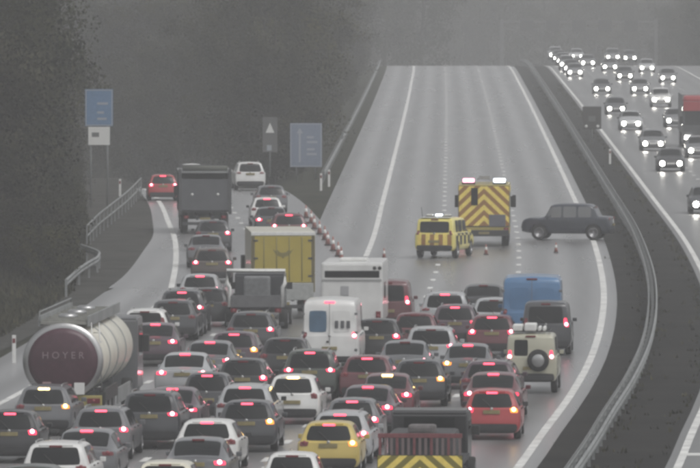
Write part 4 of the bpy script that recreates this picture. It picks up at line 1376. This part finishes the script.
# ------------------------------------------------------------------ trees
def leaf_mat(name, c1, c2):
    m = bpy.data.materials.new(name); m.use_nodes = True
    nt = m.node_tree; b = nt.nodes["Principled BSDF"]
    oi = nt.nodes.new("ShaderNodeTexCoord")
    nz = nt.nodes.new("ShaderNodeTexNoise"); nz.inputs['Scale'].default_value = .38; nz.inputs['Detail'].default_value = 2
    nt.links.new(oi.outputs['Object'], nz.inputs['Vector'])
    cr = nt.nodes.new("ShaderNodeValToRGB")
    cr.color_ramp.elements[0].position = .35; cr.color_ramp.elements[0].color = (*c1, 1)
    cr.color_ramp.elements[1].position = .7; cr.color_ramp.elements[1].color = (*c2, 1)
    nt.links.new(nz.outputs['Fac'], cr.inputs[0]); nt.links.new(cr.outputs[0], b.inputs['Base Color'])
    b.inputs['Roughness'].default_value = .9
    b.inputs['Specular IOR Level'].default_value = .1
    return m
LEAF = [leaf_mat('leaf_dark', (.020, .024, .013), (.048, .048, .026)), leaf_mat('leaf_brown', (.026, .026, .019), (.066, .064, .042)), leaf_mat('leaf_olive', (.026, .028, .014), (.07, .066, .028))]
BARK = principled('bark', (.035, .030, .025), rough=.95, noise=.3, nscale=3)
def tree_meshes(h, spread, nleaf, seed, leaf=.26, low=-.04):
    rg = random.Random(seed)
    tr = MB()
    lean = Vector((rg.uniform(-.05, .05), rg.uniform(-.05, .05), 1))
    tr.tube([lean * (h * k / 6) + Vector((rg.uniform(-.1, .1), rg.uniform(-.1, .1), 0)) * (k > 0) for k in range(7)], [.20 * h / 11 * (1 - k / 7.5) + .02 for k in range(7)], 7)
    tips = []
    nb = 26
    for i in range(nb):
        z0 = h * (low + .08 + .72 * i / nb)
        an = i * 2.4 + rg.uniform(-.4, .4)
        prof = math.sin(math.pi * clamp((z0 / h) * .72 + .25)) ** .7
        ln = spread * prof * rg.uniform(.75, 1.15)
        base = lean * z0
        out = Vector((math.cos(an), math.sin(an), rg.uniform(.25, .7)))
        p1 = base + out * ln * .5 + Vector((0, 0, .1)); p2 = base + out * ln + Vector((0, 0, rg.uniform(-.2, .5)))
        tr.tube([base, p1, p2], [.075 * h / 11, .04, .012], 5)
        for k in range(3):
            q = p1.lerp(p2, rg.uniform(0, .8)); e = q + Vector((rg.uniform(-1, 1), rg.uniform(-1, 1), rg.uniform(-.2, 1))) * ln * .35
            tr.tube([q, e], [.02, .006], 4)
            tips.append(e)
        tips += [p2, p1.lerp(p2, .6), p1]
    tips.append(lean * h * .98)
    V, Fc, NR = [], [], []
    sizes = [rg.uniform(.55, 1.35) for _ in tips]
    for i in range(nleaf):
        k = rg.randrange(len(tips)); c = tips[k]; s = sizes[k] * spread / 3.2
        v = Vector((rg.gauss(0, 1), rg.gauss(0, 1), rg.gauss(0, .75)))
        v = v.normalized() * (rg.random() ** .5) * s
        p = c + v
        a = Vector((rg.gauss(0, 1), rg.gauss(0, 1), rg.gauss(0, 1))).normalized()
        b = a.cross(Vector((rg.gauss(0, 1), rg.gauss(0, 1), rg.gauss(0, 1)))).normalized()
        l = leaf * rg.uniform(.55, 1.3)
        o_ = (v.normalized() + Vector((c.x, c.y, 0)).normalized() * .5 + Vector((0, 0, .35))).normalized()
        if a.cross(b).dot(o_) > 0: b = -b
        n = len(V)
        V += [p - a * l * .5, p + b * l * .28, p + a * l * .5, p - b * l * .28]
        Fc.append((n, n + 1, n + 2, n + 3))
        NR += [tuple(o_)] * 4
    lm = bpy.data.meshes.new('crown'); lm.from_pydata([tuple(x) for x in V], [], Fc); lm.update()
    lm.polygons.foreach_set('use_smooth', [True] * len(Fc))
    lm.normals_split_custom_set_from_vertices(NR)
    return tr.mesh('trunk'), lm
TP = []
for i, (h, sp, n) in enumerate(((13.5, 3.6, 24000), (11.0, 3.2, 19000), (15.0, 3.9, 26000), (12.0, 2.9, 13000))):
    r = empty('broadleaf_tree')
    a, b = tree_meshes(h, sp, n, 40 + i, .20)
    link('trunk', a, BARK, r); link('crown', b, LEAF[i % 3], r)
    index_kids(r); TP.append(r)
SP = []
for i, (h, sp, n) in enumerate(((4.2, 2.2, 9000), (3.0, 1.9, 7000), (5.5, 2.4, 10000))):
    r = empty('shrub')
    a, b = tree_meshes(h, sp, n, 80 + i, .15, .0)
    link('trunk', a, BARK, r); link('crown', b, LEAF[(i + 1) % 3], r)
    index_kids(r); SP.append(r)
tree_used = set()
def plant(src, x, d, s, rz, label, cat, group):
    o = src if src.name not in tree_used else copy_tree(src)
    tree_used.add(src.name)
    o.location = (x, d, terr(x, d) - .15)
    o.rotation_euler = (0, 0, rz)
    o.scale = (s, s, s * random.uniform(.92, 1.1))
    tag(o, label, cat, group)
rt_ = random.Random(3)
def edge_l(d):      # right-hand limit of the woodland left of the slip road
    return (slip_left(d) - 5.6) if d < 640 else -26
# belt left of the slip road
d = 404
while d < 640:
    e = edge_l(d)
    for k in range(2 if d < 520 else 3):
        x_ = e - 1.6 - k * 4.6 - rt_.uniform(0, 2.2)
        if d < 515: x_ = min(x_, -268 * (d + 3) / F_PX - 4.6)      # clear of the tall sign's sight line
        plant(TP[rt_.randrange(4)], x_, d + rt_.uniform(-3, 3), rt_.uniform(.85, 1.15), rt_.uniform(0, 6.3),
              'dark leafy tree in the belt along the left of the slip road', 'tree', 'trees in the belt left of the slip road')
    d += 13
d = 384
while d < 600:
    plant(SP[rt_.randrange(3)], edge_l(d) + .3 - rt_.uniform(0, 1.6), d, rt_.uniform(.6, 1.0) * (.62 if 430 < d < 512 else 1), rt_.uniform(0, 6.3),
          'dark shrub at the foot of the trees left of the slip road', 'shrub', 'shrubs along the left verge')
    d += 6.5
# wood between slip road and motorway
for row, (d, n) in enumerate(((600, 2), (625, 3), (655, 3), (690, 4), (722, 5), (760, 7), (805, 8), (860, 9), (930, 10), (1010, 11))):
    for k in range(n):
        xr = LE(d) - 3.1 - 4.2
        x = xr - k * 4.3 - rt_.uniform(0, 1.5)
        if d < 770 and x < slip_left(d) + 10: continue
        plant(TP[rt_.randrange(4)], x, d + rt_.uniform(-10, 10), rt_.uniform(.85, 1.15), rt_.uniform(0, 6.3),
              'hazy tree in the wood between slip road and motorway', 'tree', 'trees between slip road and motorway')
for d in range(585, 1030, 14):
    x = LE(d) - 3.1 - 2.9 - rt_.uniform(0, 1.2)
    plant(SP[rt_.randrange(3)], x, d, rt_.uniform(.45, .8) * (.55 if d < 700 else 1), rt_.uniform(0, 6.3), 'low bush behind the hard shoulder barrier', 'shrub', 'bushes behind the hard shoulder barrier')
    if d < 700:
        plant(SP[rt_.randrange(3)], x - 2.6, d + 6, rt_.uniform(.5, .8), rt_.uniform(0, 6.3), 'low bush behind the hard shoulder barrier', 'shrub', 'bushes behind the hard shoulder barrier')
# far side of the slip road bend, and far woods beyond the crest
for (d, xa, xb, st) in ((1190, -60, 14, 6), (1420, -60, 90, 6.5), (1500, -60, 100, 6), (1620, -70, 110, 7)):
    x = xa
    while x < xb:
        plant(TP[rt_.randrange(4)], x, d + rt_.uniform(-20, 20), rt_.uniform(1.1, 1.7), rt_.uniform(0, 6.3), 'far tree lost in the haze beyond the crest', 'tree', 'far trees beyond the crest')
        x += st * rt_.uniform(.8, 1.2)
for d in range(760, 1300, 28):
    for k in range(2):
        plant(TP[rt_.randrange(4)], RE(d) + 4.55 + 14.6 + 3.3 + 4 + k * 5 + rt_.uniform(0, 2), d, rt_.uniform(.8, 1.1), rt_.uniform(0, 6.3), 'hazy tree along the right of the opposite carriageway', 'tree', 'trees right of the opposite carriageway')

def tufts(name, n, spot, label, h0, h1, seed):
    rg = random.Random(seed)
    V, Fc = [], []
    for i in range(n):
        x, d = spot(rg)
        z = terr(x, d) - .03
        for k in range(4):
            a = rg.uniform(0, 6.28); l = rg.uniform(h0, h1); w = .025 + .03 * rg.random()
            bx0, by0 = x + rg.uniform(-.12, .12), d + rg.uniform(-.12, .12)
            tx, ty = bx0 + math.cos(a) * l * .6, by0 + math.sin(a) * l * .6
            m = len(V)
            V += [(bx0 - w * math.sin(a), by0 + w * math.cos(a), z), (bx0 + w * math.sin(a), by0 - w * math.cos(a), z), (tx, ty, z + l)]
            Fc.append((m, m + 1, m + 2))
    me = bpy.data.meshes.new(name); me.from_pydata(V, [], Fc); me.update()
    o = link(name, me, leaf_mat(name + '_blades', (.02, .022, .012), (.075, .07, .04)))
    tag(o, label, 'grass', None, 'stuff')
def spot_left(rg):
    d = rg.uniform(330, 545)
    return slip_left(d) - 4.3 - abs(rg.gauss(0, 2.2)), d
tufts('verge_grass', 9000, spot_left, 'rough dull grass growing along the left verge', .12, .42, 5)
def spot_res(rg):
    d = rg.uniform(225, 900)
    return RE(d) + rg.choice((2.0 + rg.gauss(0, .22), 2.0 + rg.gauss(0, .5), 4.05 - abs(rg.gauss(0, .25)))), d
tufts('reservation_weeds', 1600, spot_res, 'sparse weeds along the central barrier and reservation edges', .05, .22, 6)

# ------------------------------------------------------------------ haze
HZ = MB().box(-420, 420, -120, 2500, -9.6, 27.0).build('haze', None)
HZ["kind"] = 'stuff'
hm = bpy.data.materials.new('haze'); hm.use_nodes = True
nt = hm.node_tree
nt.nodes.clear()
out = nt.nodes.new("ShaderNodeOutputMaterial")
pv = nt.nodes.new("ShaderNodeVolumePrincipled")
pv.inputs['Color'].default_value = (.98, .982, .988, 1)
pv.inputs['Density'].default_value = 0.00046
pv.inputs['Anisotropy'].default_value = 0.0
nt.links.new(pv.outputs[0], out.inputs['Volume'])
HZ.data.materials.append(hm)
HZ.display_type = 'WIRE'
